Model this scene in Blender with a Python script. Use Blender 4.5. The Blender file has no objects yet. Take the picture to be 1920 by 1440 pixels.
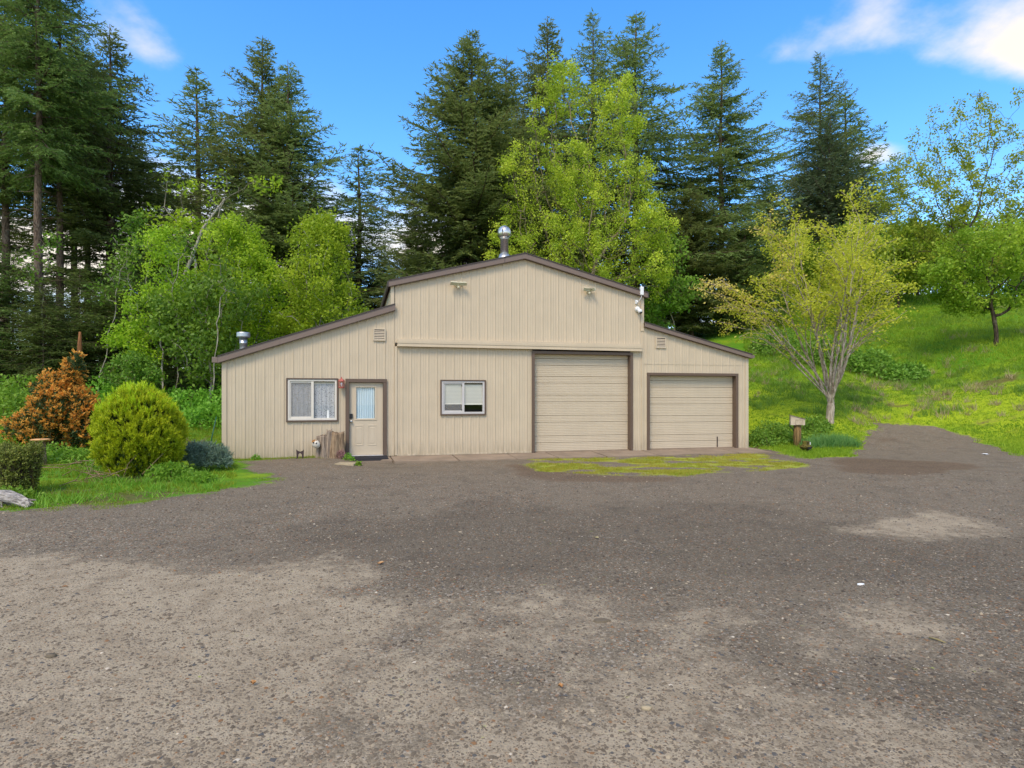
import bpy, math, random
import numpy as np
from mathutils import Vector, Matrix
SC = bpy.context.scene
COL = SC.collection
R = math.radians
# ------------------------------------------------------------------ camera, sky, sun, exposure
F = 1150.0; HY = 742.0; CH = 1.627          # focal length in photo pixels, horizon row, eye height
cam_d = bpy.data.cameras.new('camera'); cam = bpy.data.objects.new('camera', cam_d); COL.objects.link(cam)
cam.location = (0, 0, CH); cam.rotation_euler = (R(90), 0, 0)
cam_d.sensor_width = 36; cam_d.lens = F/1920*36; cam_d.shift_y = (HY-720)/1920
cam_d.clip_start = 0.05; cam_d.clip_end = 3000
SC.camera = cam
SUN_EL, SUN_AZ = R(52), R(200)               # azimuth clockwise from +Y (the view direction)
W = bpy.data.worlds.new('World'); SC.world = W; W.use_nodes = True
nt = W.node_tree; nt.nodes.clear()
def wn(t, **k):
    n = nt.nodes.new(t)
    for a, b in k.items(): setattr(n, a, b)
    return n
def wmath(op, a, b=None, c=None):
    n = wn('ShaderNodeMath', operation=op)
    for i, v in enumerate((a, b, c)):
        if v is None: continue
        if isinstance(v, (int, float)): n.inputs[i].default_value = v
        else: nt.links.new(v, n.inputs[i])
    return n.outputs[0]
out = wn('ShaderNodeOutputWorld'); bg = wn('ShaderNodeBackground'); bg.inputs[1].default_value = 0.15
sky = wn('ShaderNodeTexSky', sky_type='NISHITA', sun_disc=False)
sky.sun_elevation = SUN_EL; sky.sun_rotation = SUN_AZ
sky.altitude = 200; sky.air_density = 1.0; sky.dust_density = 0.6; sky.ozone_density = 2.0
hs = wn('ShaderNodeHueSaturation'); hs.inputs['Saturation'].default_value = 1.33; hs.inputs['Value'].default_value = 2.25
nt.links.new(sky.outputs[0], hs.inputs['Color'])
tc = wn('ShaderNodeTexCoord'); sp = wn('ShaderNodeSeparateXYZ'); nt.links.new(tc.outputs['Generated'], sp.inputs[0])
zz = wmath('ADD', wmath('MAXIMUM', sp.outputs[2], 0.0), 0.25)
px_ = wmath('DIVIDE', sp.outputs[0], zz); py_ = wmath('DIVIDE', sp.outputs[1], zz)
cb = wn('ShaderNodeCombineXYZ'); nt.links.new(px_, cb.inputs[0]); nt.links.new(py_, cb.inputs[1])
no = wn('ShaderNodeTexNoise'); no.inputs['Scale'].default_value = 1.9; no.inputs['Detail'].default_value = 7
no.inputs['Roughness'].default_value = 0.56
cb.inputs[2].default_value = 4.3
nt.links.new(cb.outputs[0], no.inputs['Vector'])
dens = wmath('ADD', wmath('MULTIPLY', wmath('SUBTRACT', no.outputs['Fac'], .5), 1.5), .5)
def cloud_at(px, py, rx, ry, amt):
    """a cloud bank where the photograph shows one: gaussian in the sky-plane coordinates"""
    global dens
    d = Vector(((px-960)/F, 1, (HY-py)/F)).normalized()
    k = d.z+0.25
    a = wmath('MULTIPLY', wmath('SUBTRACT', px_, d.x/k), 1/rx); b = wmath('MULTIPLY', wmath('SUBTRACT', py_, d.y/k), 1/ry)
    q = wmath('ADD', wmath('MULTIPLY', a, a), wmath('MULTIPLY', b, b))
    e = wmath('POWER', 2.718, wmath('MULTIPLY', q, -1.0))
    dens = wmath('ADD', dens, wmath('MULTIPLY', e, amt))
cloud_at(1460, 110, .16, .07, .34); cloud_at(1700, 85, .24, .08, .2); cloud_at(1950, 80, .2, .09, .22)
cloud_at(1640, 285, .07, .07, .42); cloud_at(300, 120, .12, .08, .04); cloud_at(330, 330, .2, .1, .17)
cloud_at(700, 140, .75, .42, -.48); cloud_at(1250, 250, .38, .3, -.4); cloud_at(1750, 230, .5, .13, -.34)
cloud_at(1800, 470, .5, .15, .14); cloud_at(100, 480, .5, .2, .2)
rm = wn('ShaderNodeMapRange', interpolation_type='SMOOTHSTEP'); rm.inputs['From Min'].default_value = .38; rm.inputs['From Max'].default_value = .72
nt.links.new(dens, rm.inputs['Value'])
mx = wn('ShaderNodeMix', data_type='RGBA')
nt.links.new(rm.outputs[0], mx.inputs['Factor']); nt.links.new(hs.outputs[0], mx.inputs[6])
mx.inputs[7].default_value = (7.4, 6.8, 6.0, 1)
nt.links.new(mx.outputs[2], bg.inputs[0]); nt.links.new(bg.outputs[0], out.inputs[0])
sun_d = bpy.data.lights.new('sun', 'SUN'); sun_d.energy = 2.9; sun_d.angle = R(18); sun_d.color = (1, .85, .63)
sun = bpy.data.objects.new('sun', sun_d); COL.objects.link(sun)
sdir = Vector((math.sin(SUN_AZ)*math.cos(SUN_EL), math.cos(SUN_AZ)*math.cos(SUN_EL), math.sin(SUN_EL)))
sun.rotation_euler = sdir.to_track_quat('Z', 'Y').to_euler(); sun.location = (-6, -10, 25)
SC.view_settings.view_transform = 'Standard'; SC.view_settings.look = 'None'
SC.view_settings.exposure = 0.04; SC.view_settings.gamma = 1; SC.view_settings.use_curve_mapping = False
SC.render.engine = 'CYCLES'
SC.cycles.max_bounces = 6; SC.cycles.transparent_max_bounces = 12

rng = np.random.default_rng(7)
# ------------------------------------------------------------------ materials
def srgb(h):
    return tuple(((v/12.92) if v <= .04045 else ((v+.055)/1.055)**2.4) for v in (c/255 for c in h))
class NT:
    def __init__(s, name):
        s.m = bpy.data.materials.new(name); s.m.use_nodes = True; s.t = s.m.node_tree; s.t.nodes.clear()
        s.out = s.n('ShaderNodeOutputMaterial')
    def n(s, t, **k):
        n = s.t.nodes.new(t)
        for a, b in k.items(): setattr(n, a, b)
        return n
    def l(s, a, b): s.t.links.new(a, b)
    def put(s, sock, v):
        if isinstance(v, bpy.types.NodeSocket): s.l(v, sock)
        elif isinstance(v, (tuple, list)) and len(v) == 3 and sock.type == 'RGBA': sock.default_value = (*v, 1)
        else: sock.default_value = v
    def math(s, op, a, b=0.0, clamp=False):
        n = s.n('ShaderNodeMath', operation=op, use_clamp=clamp); s.put(n.inputs[0], a); s.put(n.inputs[1], b); return n.outputs[0]
    def mix(s, f, a, b, bl='MIX'):
        n = s.n('ShaderNodeMix', data_type='RGBA', blend_type=bl); s.put(n.inputs['Factor'], f); s.put(n.inputs[6], a); s.put(n.inputs[7], b); return n.outputs[2]
    def attr(s, name): return s.n('ShaderNodeAttribute', attribute_name=name).outputs['Fac']
    def co(s, kind='Object'): return s.n('ShaderNodeTexCoord').outputs[kind]
    def mapv(s, v, scale=(1, 1, 1), loc=(0, 0, 0)):
        n = s.n('ShaderNodeMapping'); s.l(v, n.inputs[0]); n.inputs['Scale'].default_value = scale; n.inputs['Location'].default_value = loc; return n.outputs[0]
    def noise(s, v, sc, det=4, ro=.55, out='Fac'):
        n = s.n('ShaderNodeTexNoise'); s.l(v, n.inputs['Vector']); n.inputs['Scale'].default_value = sc; n.inputs['Detail'].default_value = det; n.inputs['Roughness'].default_value = ro; return n.outputs[out]
    def vor(s, v, sc, feat='F1', out='Distance', rnd=1):
        n = s.n('ShaderNodeTexVoronoi', feature=feat); s.l(v, n.inputs['Vector']); n.inputs['Scale'].default_value = sc; n.inputs['Randomness'].default_value = rnd; return n.outputs[out]
    def ss(s, v, a, b, c=0.0, d=1.0):
        n = s.n('ShaderNodeMapRange', interpolation_type='SMOOTHSTEP'); s.put(n.inputs['Value'], v)
        for i, q in zip((1, 2, 3, 4), (a, b, c, d)): n.inputs[i].default_value = q
        return n.outputs[0]
    def bump(s, h, st, dist=.01):
        n = s.n('ShaderNodeBump'); n.inputs['Strength'].default_value = st; n.inputs['Distance'].default_value = dist; s.l(h, n.inputs['Height']); return n.outputs[0]
    def bsdf(s, col, rough=.6, metal=0., spec=.4, normal=None):
        b = s.n('ShaderNodeBsdfPrincipled'); s.put(b.inputs['Base Color'], col); s.put(b.inputs['Roughness'], rough); s.put(b.inputs['Metallic'], metal)
        b.inputs['Specular IOR Level'].default_value = spec
        if normal is not None: s.l(normal, b.inputs['Normal'])
        return b.outputs[0]
    def done(s, sh): s.l(sh, s.out.inputs[0]); return s.m
M = {}
def painted(name, c, rough=.5, var=.12, spec=.4, scale=3., metal=0., dirt=None):
    t = NT(name); v = t.co('Object')
    n = t.noise(v, scale, 5, .6); n2 = t.noise(t.mapv(v, (6, 6, .5)), 2.5, 4, .6)
    f = t.math('ADD', t.math('MULTIPLY', n, .6), t.math('MULTIPLY', n2, .4))
    col = t.mix(t.ss(f, .3, .7), tuple(x*(1-var) for x in c), tuple(min(1, x*(1+var*.6)) for x in c))
    if dirt:
        z = t.n('ShaderNodeSeparateXYZ'); t.l(v, z.inputs[0])
        d = t.math('MULTIPLY', t.ss(t.math('ADD', z.outputs[2], t.math('MULTIPLY', n, -.5)), -.25, .22, 1, 0), t.ss(n2, .35, .6))
        col = t.mix(t.math('MULTIPLY', d, .36), col, dirt)
    rg = t.ss(n, .2, .8, rough-.06, rough+.08)
    return t.done(t.bsdf(col, rg, metal, spec, t.bump(t.noise(v, 60, 3), .05, .004)))
TAN = srgb((194, 177, 150))
M['tan'] = painted('tan_painted_steel', TAN, .48, .07, .35, 1.6, dirt=srgb((110, 98, 78)))
M['tan_door'] = painted('tan_door_paint', srgb((195, 179, 154)), .45, .05, .35, 2)
M['brown'] = painted('brown_trim_paint', srgb((98, 80, 66)), .5, .1, .4, 3)
M['fascia'] = painted('brown_fascia_metal', srgb((118, 100, 88)), .42, .08, .45, 3)
M['roof'] = painted('dark_roof_metal', srgb((70, 60, 56)), .5, .1, .4, 2)
M['white_frame'] = painted('white_vinyl', srgb((212, 204, 190)), .45, .05, .4, 4)
M['alu'] = painted('mill_aluminium', srgb((196, 190, 184)), .45, .05, .5, 5, .15)
M['white_plastic'] = painted('white_plastic', srgb((228, 228, 226)), .4, .04, .45, 8)
M['cream_plastic'] = painted('cream_plastic', srgb((205, 198, 170)), .45, .06, .4, 8)
M['black'] = painted('black_plastic', srgb((24, 24, 26)), .4, .1, .5, 8)
M['interior'] = painted('interior_shade', (.05, .05, .055), .8, .2, .2, 1)  # near-black colour standing in for shade behind panes and louvres
M['chrome'] = painted('brushed_nickel', srgb((200, 196, 190)), .25, .03, .5, 8, 1.)
M['mat_rubber'] = painted('rubber_doormat', srgb((48, 47, 50)), .9, .25, .2, 12)
M['lantern'] = painted('faded_red_metal', srgb((176, 92, 80)), .55, .22, .4, 25)
M['iron'] = painted('dark_cast_iron', srgb((72, 58, 56)), .7, .25, .4, 20, .2)
M['green_pole'] = painted('green_hose_plastic', srgb((24, 84, 62)), .45, .12, .4, 10)
M['ceramic'] = painted('white_glazed_ceramic', srgb((206, 198, 182)), .35, .12, .5, 14)
M['ornament_orange'] = painted('rust_orange_glaze', srgb((176, 120, 60)), .5, .2, .4, 20)
M['blind'] = painted('cream_blind_fabric', srgb((214, 212, 200)), .8, .03, .2, 2)
M['paper'] = painted('white_paper', srgb((230, 230, 228)), .7, .05, .2, 8)
def metal(name, c, r):
    t = NT(name); v = t.co('Object')
    n = t.noise(t.mapv(v, (1, 1, 8)), 5, 4)
    return t.done(t.bsdf(t.mix(n, tuple(x*.86 for x in c), c), t.ss(n, .3, .7, r-.06, r+.1), 1.))
M['steel'] = metal('stainless_steel', srgb((226, 220, 212)), .3)
M['galv'] = metal('galvanised_steel', srgb((196, 198, 198)), .42)
def glass():
    t = NT('window_glass'); fr = t.n('ShaderNodeLayerWeight'); fr.inputs[0].default_value = .5
    g = t.n('ShaderNodeBsdfGlossy'); g.inputs['Roughness'].default_value = .02; tr = t.n('ShaderNodeBsdfTransparent'); tr.inputs[0].default_value = (.98, .99, .985, 1)
    m = t.n('ShaderNodeMixShader'); t.l(t.math('ADD', t.math('MULTIPLY', t.math('POWER', fr.outputs['Facing'], 5.), .9), .04), m.inputs[0]); t.l(tr.outputs[0], m.inputs[1]); t.l(g.outputs[0], m.inputs[2])
    return t.done(m.outputs[0])
M['glass'] = glass()
def lace():
    t = NT('lace_curtain'); v = t.mapv(t.co('Object'), (1, .05, 1))
    d = t.vor(v, 11, 'F1', 'Distance', .35); w = t.math('SINE', t.math('MULTIPLY', d, 24.0))
    d2 = t.vor(v, 34); thr = t.math('MAXIMUM', t.ss(w, -.25, .35), t.ss(d2, .25, .5))
    a = t.math('ADD', t.math('MULTIPLY', thr, .85), .10, True)
    b = t.bsdf(srgb((176, 178, 182)), .9, 0, .1); tr = t.n('ShaderNodeBsdfTransparent')
    m = t.n('ShaderNodeMixShader'); t.l(a, m.inputs[0]); t.l(tr.outputs[0], m.inputs[1]); t.l(b, m.inputs[2]); return t.done(m.outputs[0])
M['lace'] = lace()
def screen():
    t = NT('insect_screen'); b = t.bsdf(srgb((168, 164, 158)), .8, 0, .2); tr = t.n('ShaderNodeBsdfTransparent')
    m = t.n('ShaderNodeMixShader'); m.inputs[0].default_value = .36; t.l(tr.outputs[0], m.inputs[1]); t.l(b, m.inputs[2]); return t.done(m.outputs[0])
M['screen'] = screen()
M['curtain'] = painted('pale_blue_curtain', srgb((198, 214, 220)), .9, .05, .1, 5)
def concrete(name, c):
    t = NT(name); v = t.co('Object')
    a = t.noise(v, 1.7, 6, .62); b = t.noise(v, 45, 4, .7)
    col = t.mix(t.ss(a, .3, .72), tuple(x*.7 for x in c), c); col = t.mix(t.math('MULTIPLY', t.ss(b, .5, .75), .35), col, tuple(x*.55 for x in c))
    return t.done(t.bsdf(col, .88, 0, .25, t.bump(b, .35, .006)))
M['concrete'] = concrete('weathered_concrete', srgb((150, 132, 112)))
M['paver'] = concrete('buff_paver', srgb((178, 162, 132)))
M['flat_stone'] = concrete('flat_grey_stone', srgb((116, 104, 86)))
def wood(name, c1, c2, sc=(14, 14, 1.2), rough=.8, bump=.6):
    t = NT(name); v = t.mapv(t.co('Object'), sc)
    a = t.noise(v, 2.2, 6, .65); b = t.noise(t.co('Object'), 30, 4)
    col = t.mix(t.ss(a, .32, .66), c1, c2); col = t.mix(t.math('MULTIPLY', b, .25), col, tuple(x*.5 for x in c1))
    return t.done(t.bsdf(col, rough, 0, .2, t.bump(a, bump, .02)))
M['driftwood'] = wood('grey_driftwood', srgb((98, 84, 70)), srgb((176, 158, 138)))
M['stumpwood'] = wood('brown_split_stump', srgb((104, 84, 64)), srgb((172, 148, 118)))
M['logwood'] = wood('bleached_log', srgb((92, 86, 80)), srgb((188, 180, 170)), (2, 16, 16))
M['post'] = wood('treated_post', srgb((92, 72, 44)), srgb((152, 122, 78)))
M['box_wood'] = wood('painted_plywood', srgb((176, 158, 134)), srgb((200, 184, 160)), (5, 5, 2), .7, .15)
M['box_side'] = M['box_wood']
M['disc_wood'] = wood('orange_cut_wood', srgb((190, 134, 84)), srgb((222, 176, 122)), (5, 5, 5))
M['mossy'] = wood('mossy_wood', srgb((52, 42, 26)), srgb((112, 104, 40)), (9, 9, 4))
M['snag'] = wood('red_rotten_wood', srgb((92, 58, 34)), srgb((150, 102, 62)), (12, 12, 1))
def bark(name, c1, c2, lich=.25, lc=srgb((150, 148, 130))):
    t = NT(name); v = t.co('Object')
    a = t.noise(t.mapv(v, (7, 7, 1.4)), 2.2, 6, .68); b = t.noise(v, 1.9, 5, .6)
    col = t.mix(t.ss(a, .34, .64), c1, c2); col = t.mix(t.math('MULTIPLY', t.ss(b, .5, .68), lich), col, lc)
    return t.done(t.bsdf(col, .9, 0, .15, t.bump(a, .8, .04)))
M['fir_bark'] = bark('fir_bark', srgb((58, 46, 38)), srgb((116, 98, 84)), .3)
M['alder_bark'] = bark('alder_bark', srgb((104, 98, 84)), srgb((168, 162, 146)), .5, srgb((196, 192, 178)))
M['maple_bark'] = bark('maple_bark', srgb((92, 80, 58)), srgb((150, 138, 112)), .5, srgb((130, 122, 56)))
M['vase_bark'] = bark('pale_smooth_bark', srgb((122, 106, 90)), srgb((194, 179, 158)), .3, srgb((112, 100, 66)))
M['apple_bark'] = bark('dark_orchard_bark', srgb((44, 36, 30)), srgb((92, 80, 66)), .25)
M['twig'] = bark('dry_twig', srgb((104, 84, 62)), srgb((156, 134, 106)), .1)
def leaf(name, c1, c2, tr=.35, rough=.5, spec=.3):
    t = NT(name); a = t.attr('tint'); oi = t.n('ShaderNodeObjectInfo')
    col = t.mix(a, c1, c2)
    hv = t.n('ShaderNodeHueSaturation'); t.l(col, hv.inputs['Color'])
    t.l(t.ss(oi.outputs['Random'], 0, 1, .488, .512), hv.inputs['Hue']); t.l(t.ss(oi.outputs['Random'], 0, 1, .85, 1.15), hv.inputs['Value'])
    b = t.bsdf(hv.outputs[0], rough, 0, spec)
    tn = t.n('ShaderNodeBsdfTranslucent'); t.l(hv.outputs[0], tn.inputs[0])
    m = t.n('ShaderNodeMixShader'); m.inputs[0].default_value = tr; t.l(b, m.inputs[1]); t.l(tn.outputs[0], m.inputs[2])
    return t.done(m.outputs[0])
M['fir'] = leaf('fir_needles', (.108, .162, .042), (.300, .355, .105), .45)
M['fir_dark'] = leaf('hemlock_needles', (.095, .160, .038), (.240, .320, .075), .45)
M['fir_blue'] = leaf('pine_needles', (.08, .12, .06), (.18, .23, .10), .25)
M['maple'] = leaf('spring_maple_leaves', (.26, .35, .020), (.64, .68, .07), .5)
M['alder'] = leaf('alder_leaves', (.22, .38, .016), (.54, .72, .05), .52)
M['understory'] = leaf('understory_leaves', (.085, .19, .018), (.24, .40, .04), .42)
M['vase'] = leaf('yellow_young_leaves', (.48, .57, .03), (.82, .86, .10), .54)
M['vase_tip'] = leaf('amber_young_leaves', (.56, .46, .09), (.78, .60, .16), .45)
M['orchard'] = leaf('orchard_leaves', (.18, .32, .018), (.45, .58, .05), .48)
M['hill_tree'] = leaf('hill_maple_leaves', (.20, .28, .022), (.44, .48, .05), .46)
M['yew'] = leaf('golden_yew_shoots', (.16, .31, .010), (.72, .82, .03), .42)
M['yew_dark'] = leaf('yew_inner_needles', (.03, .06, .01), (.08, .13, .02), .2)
M['rust_shrub'] = leaf('rust_orange_shoots', (.60, .21, .03), (.96, .54, .10), .42)
M['rust_green'] = leaf('dark_green_shrub_leaves', (.03, .06, .018), (.09, .13, .035), .25)
M['juniper'] = leaf('blue_juniper', (.09, .16, .11), (.25, .35, .25), .2)
M['twiggy'] = leaf('twiggy_hedge_leaves', (.10, .13, .03), (.34, .40, .07), .35)
M['weed'] = leaf('broadleaf_weeds', (.12, .27, .02), (.30, .52, .05), .45)
M['bramble'] = leaf('bramble_leaves', (.10, .21, .022), (.30, .47, .06), .4)
M['grass'] = leaf('grass_blades', (.140, .265, .014), (.400, .490, .040), .45, .55, .2)
M['grass_blue'] = leaf('bluish_clump_grass', (.09, .28, .06), (.28, .52, .15), .4)
M['moss'] = leaf('yellow_moss_grass', (.30, .33, .025), (.58, .52, .07), .4)
M['straw'] = leaf('dry_straw', (.32, .25, .12), (.56, .46, .26), .3)
M['dead_leaf'] = leaf('fallen_leaf', (.50, .24, .06), (.72, .46, .18), .2)
M['flower'] = leaf('dusky_pink_succulent', (.30, .14, .14), (.42, .24, .22), .2)
# ------------------------------------------------------------------ helpers
def tag(o, label=None, cat=None, group=None, kind=None):
    if label: o['label'] = label
    if cat: o['category'] = cat
    if group: o['group'] = group
    if kind: o['kind'] = kind
    return o
def link(name, me, parent=None):
    o = bpy.data.objects.new(name, me); COL.objects.link(o)
    if parent is not None: o.parent = parent
    return o
def empty(name, loc, rz=0):
    o = bpy.data.objects.new(name, None); COL.objects.link(o); o.location = loc; o.rotation_euler = (0, 0, rz); o.empty_display_size = .2
    return o
def np_mesh(name, V, Fc, mat, tint=None, smooth=False):
    V = np.asarray(V, np.float32); Fc = np.asarray(Fc, np.int32); k = Fc.shape[1]
    me = bpy.data.meshes.new(name); me.vertices.add(len(V)); me.vertices.foreach_set('co', V.ravel())
    me.loops.add(Fc.size); me.loops.foreach_set('vertex_index', Fc.ravel())
    me.polygons.add(len(Fc)); me.polygons.foreach_set('loop_start', np.arange(len(Fc), dtype=np.int32)*k)
    if smooth: me.polygons.foreach_set('use_smooth', np.ones(len(Fc), bool))
    if tint is not None:
        a = me.attributes.new('tint', 'FLOAT', 'POINT'); a.data.foreach_set('value', np.asarray(tint, np.float32))
    me.update(calc_edges=True)
    if mat: me.materials.append(M[mat] if isinstance(mat, str) else mat)
    return me
class MB:
    """small mesh collector for hard-surface parts"""
    def __init__(s): s.v = []; s.f = []
    def add(s, vs, fs):
        b = len(s.v); s.v += [tuple(v) for v in vs]; s.f += [tuple(b+i for i in f) for f in fs]; return s
    def box(s, x0, x1, y0, y1, z0, z1, ch=0):
        if ch:
            vs = []
            for z, i in ((z0, ch), (z0+ch, 0), (z1-ch, 0), (z1, ch)):
                vs += [(x0+i, y0+i, z), (x1-i, y0+i, z), (x1-i, y1-i, z), (x0+i, y1-i, z)]
            fs = [(3, 2, 1, 0), (12, 13, 14, 15)]
            for r in range(3):
                for k in range(4): fs.append((r*4+k, r*4+(k+1) % 4, r*4+4+(k+1) % 4, r*4+4+k))
            return s.add(vs, fs)
        return s.add([(x0, y0, z0), (x1, y0, z0), (x1, y1, z0), (x0, y1, z0), (x0, y0, z1), (x1, y0, z1), (x1, y1, z1), (x0, y1, z1)],
                     [(3, 2, 1, 0), (4, 5, 6, 7), (0, 1, 5, 4), (1, 2, 6, 5), (2, 3, 7, 6), (3, 0, 4, 7)])
    def prism(s, poly, y0, y1):
        """polygon in (x,z) extruded along y"""
        n = len(poly)
        return s.add([(x, y0, z) for x, z in poly]+[(x, y1, z) for x, z in poly],
                     [tuple(range(n)), tuple(range(2*n-1, n-1, -1))]+[((i+1) % n, i, n+i, n+(i+1) % n) for i in range(n)])
    def tube(s, pts, rad, n=10, cap=True):
        pts = [Vector(p) for p in pts]; rad = rad if isinstance(rad, (list, tuple)) else [rad]*len(pts)
        rings = []
        for i, p in enumerate(pts):
            d = (pts[min(i+1, len(pts)-1)]-pts[max(i-1, 0)]).normalized()
            a = d.orthogonal().normalized() if i == 0 else (pa-d*pa.dot(d)).normalized()
            pa = a; b = d.cross(a)
            rings.append([p+(a*math.cos(2*math.pi*k/n)+b*math.sin(2*math.pi*k/n))*rad[i] for k in range(n)])
        vs = [v for r in rings for v in r]; fs = []
        for i in range(len(pts)-1):
            for k in range(n): fs.append((i*n+k, i*n+(k+1) % n, (i+1)*n+(k+1) % n, (i+1)*n+k))
        if cap: fs += [tuple(range(n-1, -1, -1)), tuple(range((len(pts)-1)*n, len(pts)*n))]
        return s.add(vs, fs)
    def lathe(s, prof, n=20, c=(0, 0, 0)):
        vs = []; fs = []
        for r, z in prof: vs += [(c[0]+r*math.cos(2*math.pi*k/n), c[1]+r*math.sin(2*math.pi*k/n), c[2]+z) for k in range(n)]
        for i in range(len(prof)-1):
            for k in range(n): fs.append((i*n+k, i*n+(k+1) % n, (i+1)*n+(k+1) % n, (i+1)*n+k))
        if prof[0][0] > 1e-4: fs.append(tuple(range(n-1, -1, -1)))
        if prof[-1][0] > 1e-4: fs.append(tuple(range((len(prof)-1)*n, len(prof)*n)))
        return s.add(vs, fs)
    def jitter(s, a, seed=0):
        r = random.Random(seed); s.v = [(x+r.uniform(-a, a), y+r.uniform(-a, a), z+r.uniform(-a, a)) for x, y, z in s.v]; return s
    def build(s, name, mat, parent=None, smooth=False):
        me = bpy.data.meshes.new(name); me.from_pydata(s.v, [], s.f); me.update()
        if smooth: me.polygons.foreach_set('use_smooth', np.ones(len(me.polygons), bool))
        me.materials.append(M[mat]); return link(name, me, parent)
# ------------------------------------------------------------------ terrain height
TH = R(14.4); DD = F*2.03/138.5
P0 = Vector(((688-960)/F*DD, DD, 0))
def P3(px, py, Y): return ((px-960)/F*Y, Y, CH+(HY-py)/F*Y)
CTRL = [P3(1555, 795, 23), P3(1640, 812, 22), P3(1780, 808, 22.5), P3(1905, 852, 18), P3(1700, 712, 31), P3(1868, 645, 31), P3(1700, 560, 46), P3(1720, 590, 42),
        P3(1604, 618, 40), P3(1330, 640, 42), P3(1420, 690, 33), P3(1420, 775, 25), P3(1410, 832, 21.3), P3(1920, 748, 24), P3(1920, 610, 36), P3(1500, 755, 26),
        P3(1560, 690, 32), P3(1850, 560, 48), P3(20, 790, 20), P3(0, 722, 28), P3(380, 806, 21.5), P3(380, 775, 26), P3(240, 742, 30), P3(100, 715, 31), P3(60, 870, 14),
        (-2, 36, 1.6), (5, 38, 3.0), (10, 42, 4.7), (-25, 35, 2.6), (-40, 60, 4), (0, 65, 5), (30, 65, 10), (60, 60, 11), (45, 25, 4.5), (30, 18, 1.0), (40, 12, .6),
        (-30, 14, .4), (-45, 25, 2), (60, 0, .3), (-20, 100, 6), (40, 110, 10), (-90, 60, 5), (100, 60, 12)]
for x in (-40, -24, -12, -6, 0, 6, 12, 20, 30):
    for y in (-40, -15, 2, 8): CTRL.append((x, y, -.12))
for x, y in ((-5.5, 12), (-3, 13), (0, 14.5), (3, 15.4), (7, 16.2), (11, 17.2), (15, 15.5), (19, 13), (-9, 10), (13, 18.4)): CTRL.append((x, y, -.12))
for x, y in ((-7.6, 15.9), (-6, 16.2), (-4.6, 16.6)): CTRL.append((x, y, -.03))
for s_ in (0, 2, 4, 6, 8, 10, 12):
    for q_ in (-1.6, -.6, .6, 3.): CTRL.append((P0.x+math.cos(TH)*s_-math.sin(TH)*q_, P0.y+math.sin(TH)*s_+math.cos(TH)*q_, -.14))
CT = np.array(CTRL)
def _tps():
    n = len(CT); d = np.hypot(CT[:, None, 0]-CT[None, :, 0], CT[:, None, 1]-CT[None, :, 1])
    K = np.where(d > 0, d**2*np.log(np.maximum(d, 1e-9)), 0)+np.eye(n)*.05
    Pm = np.c_[np.ones(n), CT[:, :2]]; A = np.block([[K, Pm], [Pm.T, np.zeros((3, 3))]])
    return np.linalg.solve(A, np.r_[CT[:, 2], 0, 0, 0])
TW = _tps()
def vnoise(x, y, sc, seed=0):
    """smooth value noise, 0..1"""
    x = np.asarray(x, float)*sc+seed*17.3; y = np.asarray(y, float)*sc+seed*9.1
    xi = np.floor(x).astype(np.int64); yi = np.floor(y).astype(np.int64); fx = x-xi; fy = y-yi
    fx = fx*fx*(3-2*fx); fy = fy*fy*(3-2*fy)
    def h(a, b):
        n = (a*374761393+b*668265263+seed*1442695) & 0x7fffffff; n = ((n ^ (n >> 13))*1274126177) & 0x7fffffff
        return ((n ^ (n >> 16)) & 0xffff)/65535.
    return (h(xi, yi)*(1-fx)+h(xi+1, yi)*fx)*(1-fy)+(h(xi, yi+1)*(1-fx)+h(xi+1, yi+1)*fx)*fy
def fbm(x, y, sc, seed=0, o=4): return sum(vnoise(x, y, sc*2**i, seed+i)*.5**i for i in range(o))/sum(.5**i for i in range(o))
def height(x, y):
    x = np.atleast_1d(np.asarray(x, float)); y = np.atleast_1d(np.asarray(y, float))
    z = np.empty(len(x))
    for a in range(0, len(x), 20000):
        xs, ys = x[a:a+20000, None], y[a:a+20000, None]; d2 = (xs-CT[None, :, 0])**2+(ys-CT[None, :, 1])**2
        K = .5*d2*np.log(np.maximum(d2, 1e-12)); z[a:a+20000] = K@TW[:-3]+TW[-3]+xs[:, 0]*TW[-2]+ys[:, 0]*TW[-1]
    z = np.clip(z, -.16, 22)
    rough = np.clip((z+.05)/.6, 0, 1)
    return z+rough*((fbm(x, y, .35, 3)-.5)*.35+(fbm(x, y, 1.6, 5)-.5)*.10)
def gz(x, y): return float(height(x, y)[0])
def gp(px, Y, dz=0.):
    x = (px-960)/F*Y; return (x, Y, gz(x, Y)+dz)
def flat(px, py, z=-.12):
    Y = (CH-z)*F/(py-HY); return ((px-960)/F*Y, Y)
def sdf(poly, x, y):
    """signed distance, positive inside"""
    p = np.array(poly, float); q = np.roll(p, -1, 0); d = np.full(x.shape, 1e9); ins = np.zeros(x.shape, bool)
    for (ax, ay), (bx, by) in zip(p, q):
        ex, ey = bx-ax, by-ay; t = np.clip(((x-ax)*ex+(y-ay)*ey)/(ex*ex+ey*ey), 0, 1)
        d = np.minimum(d, np.hypot(x-ax-t*ex, y-ay-t*ey))
        c = ((ay > y) != (by > y)); ins ^= c & (x < ex*(y-ay)/(ey if ey else 1e-9)+ax)
    return np.where(ins, d, -d)
def sm(v, a, b): t = np.clip((v-a)/(b-a), 0, 1); return t*t*(3-2*t)

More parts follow.
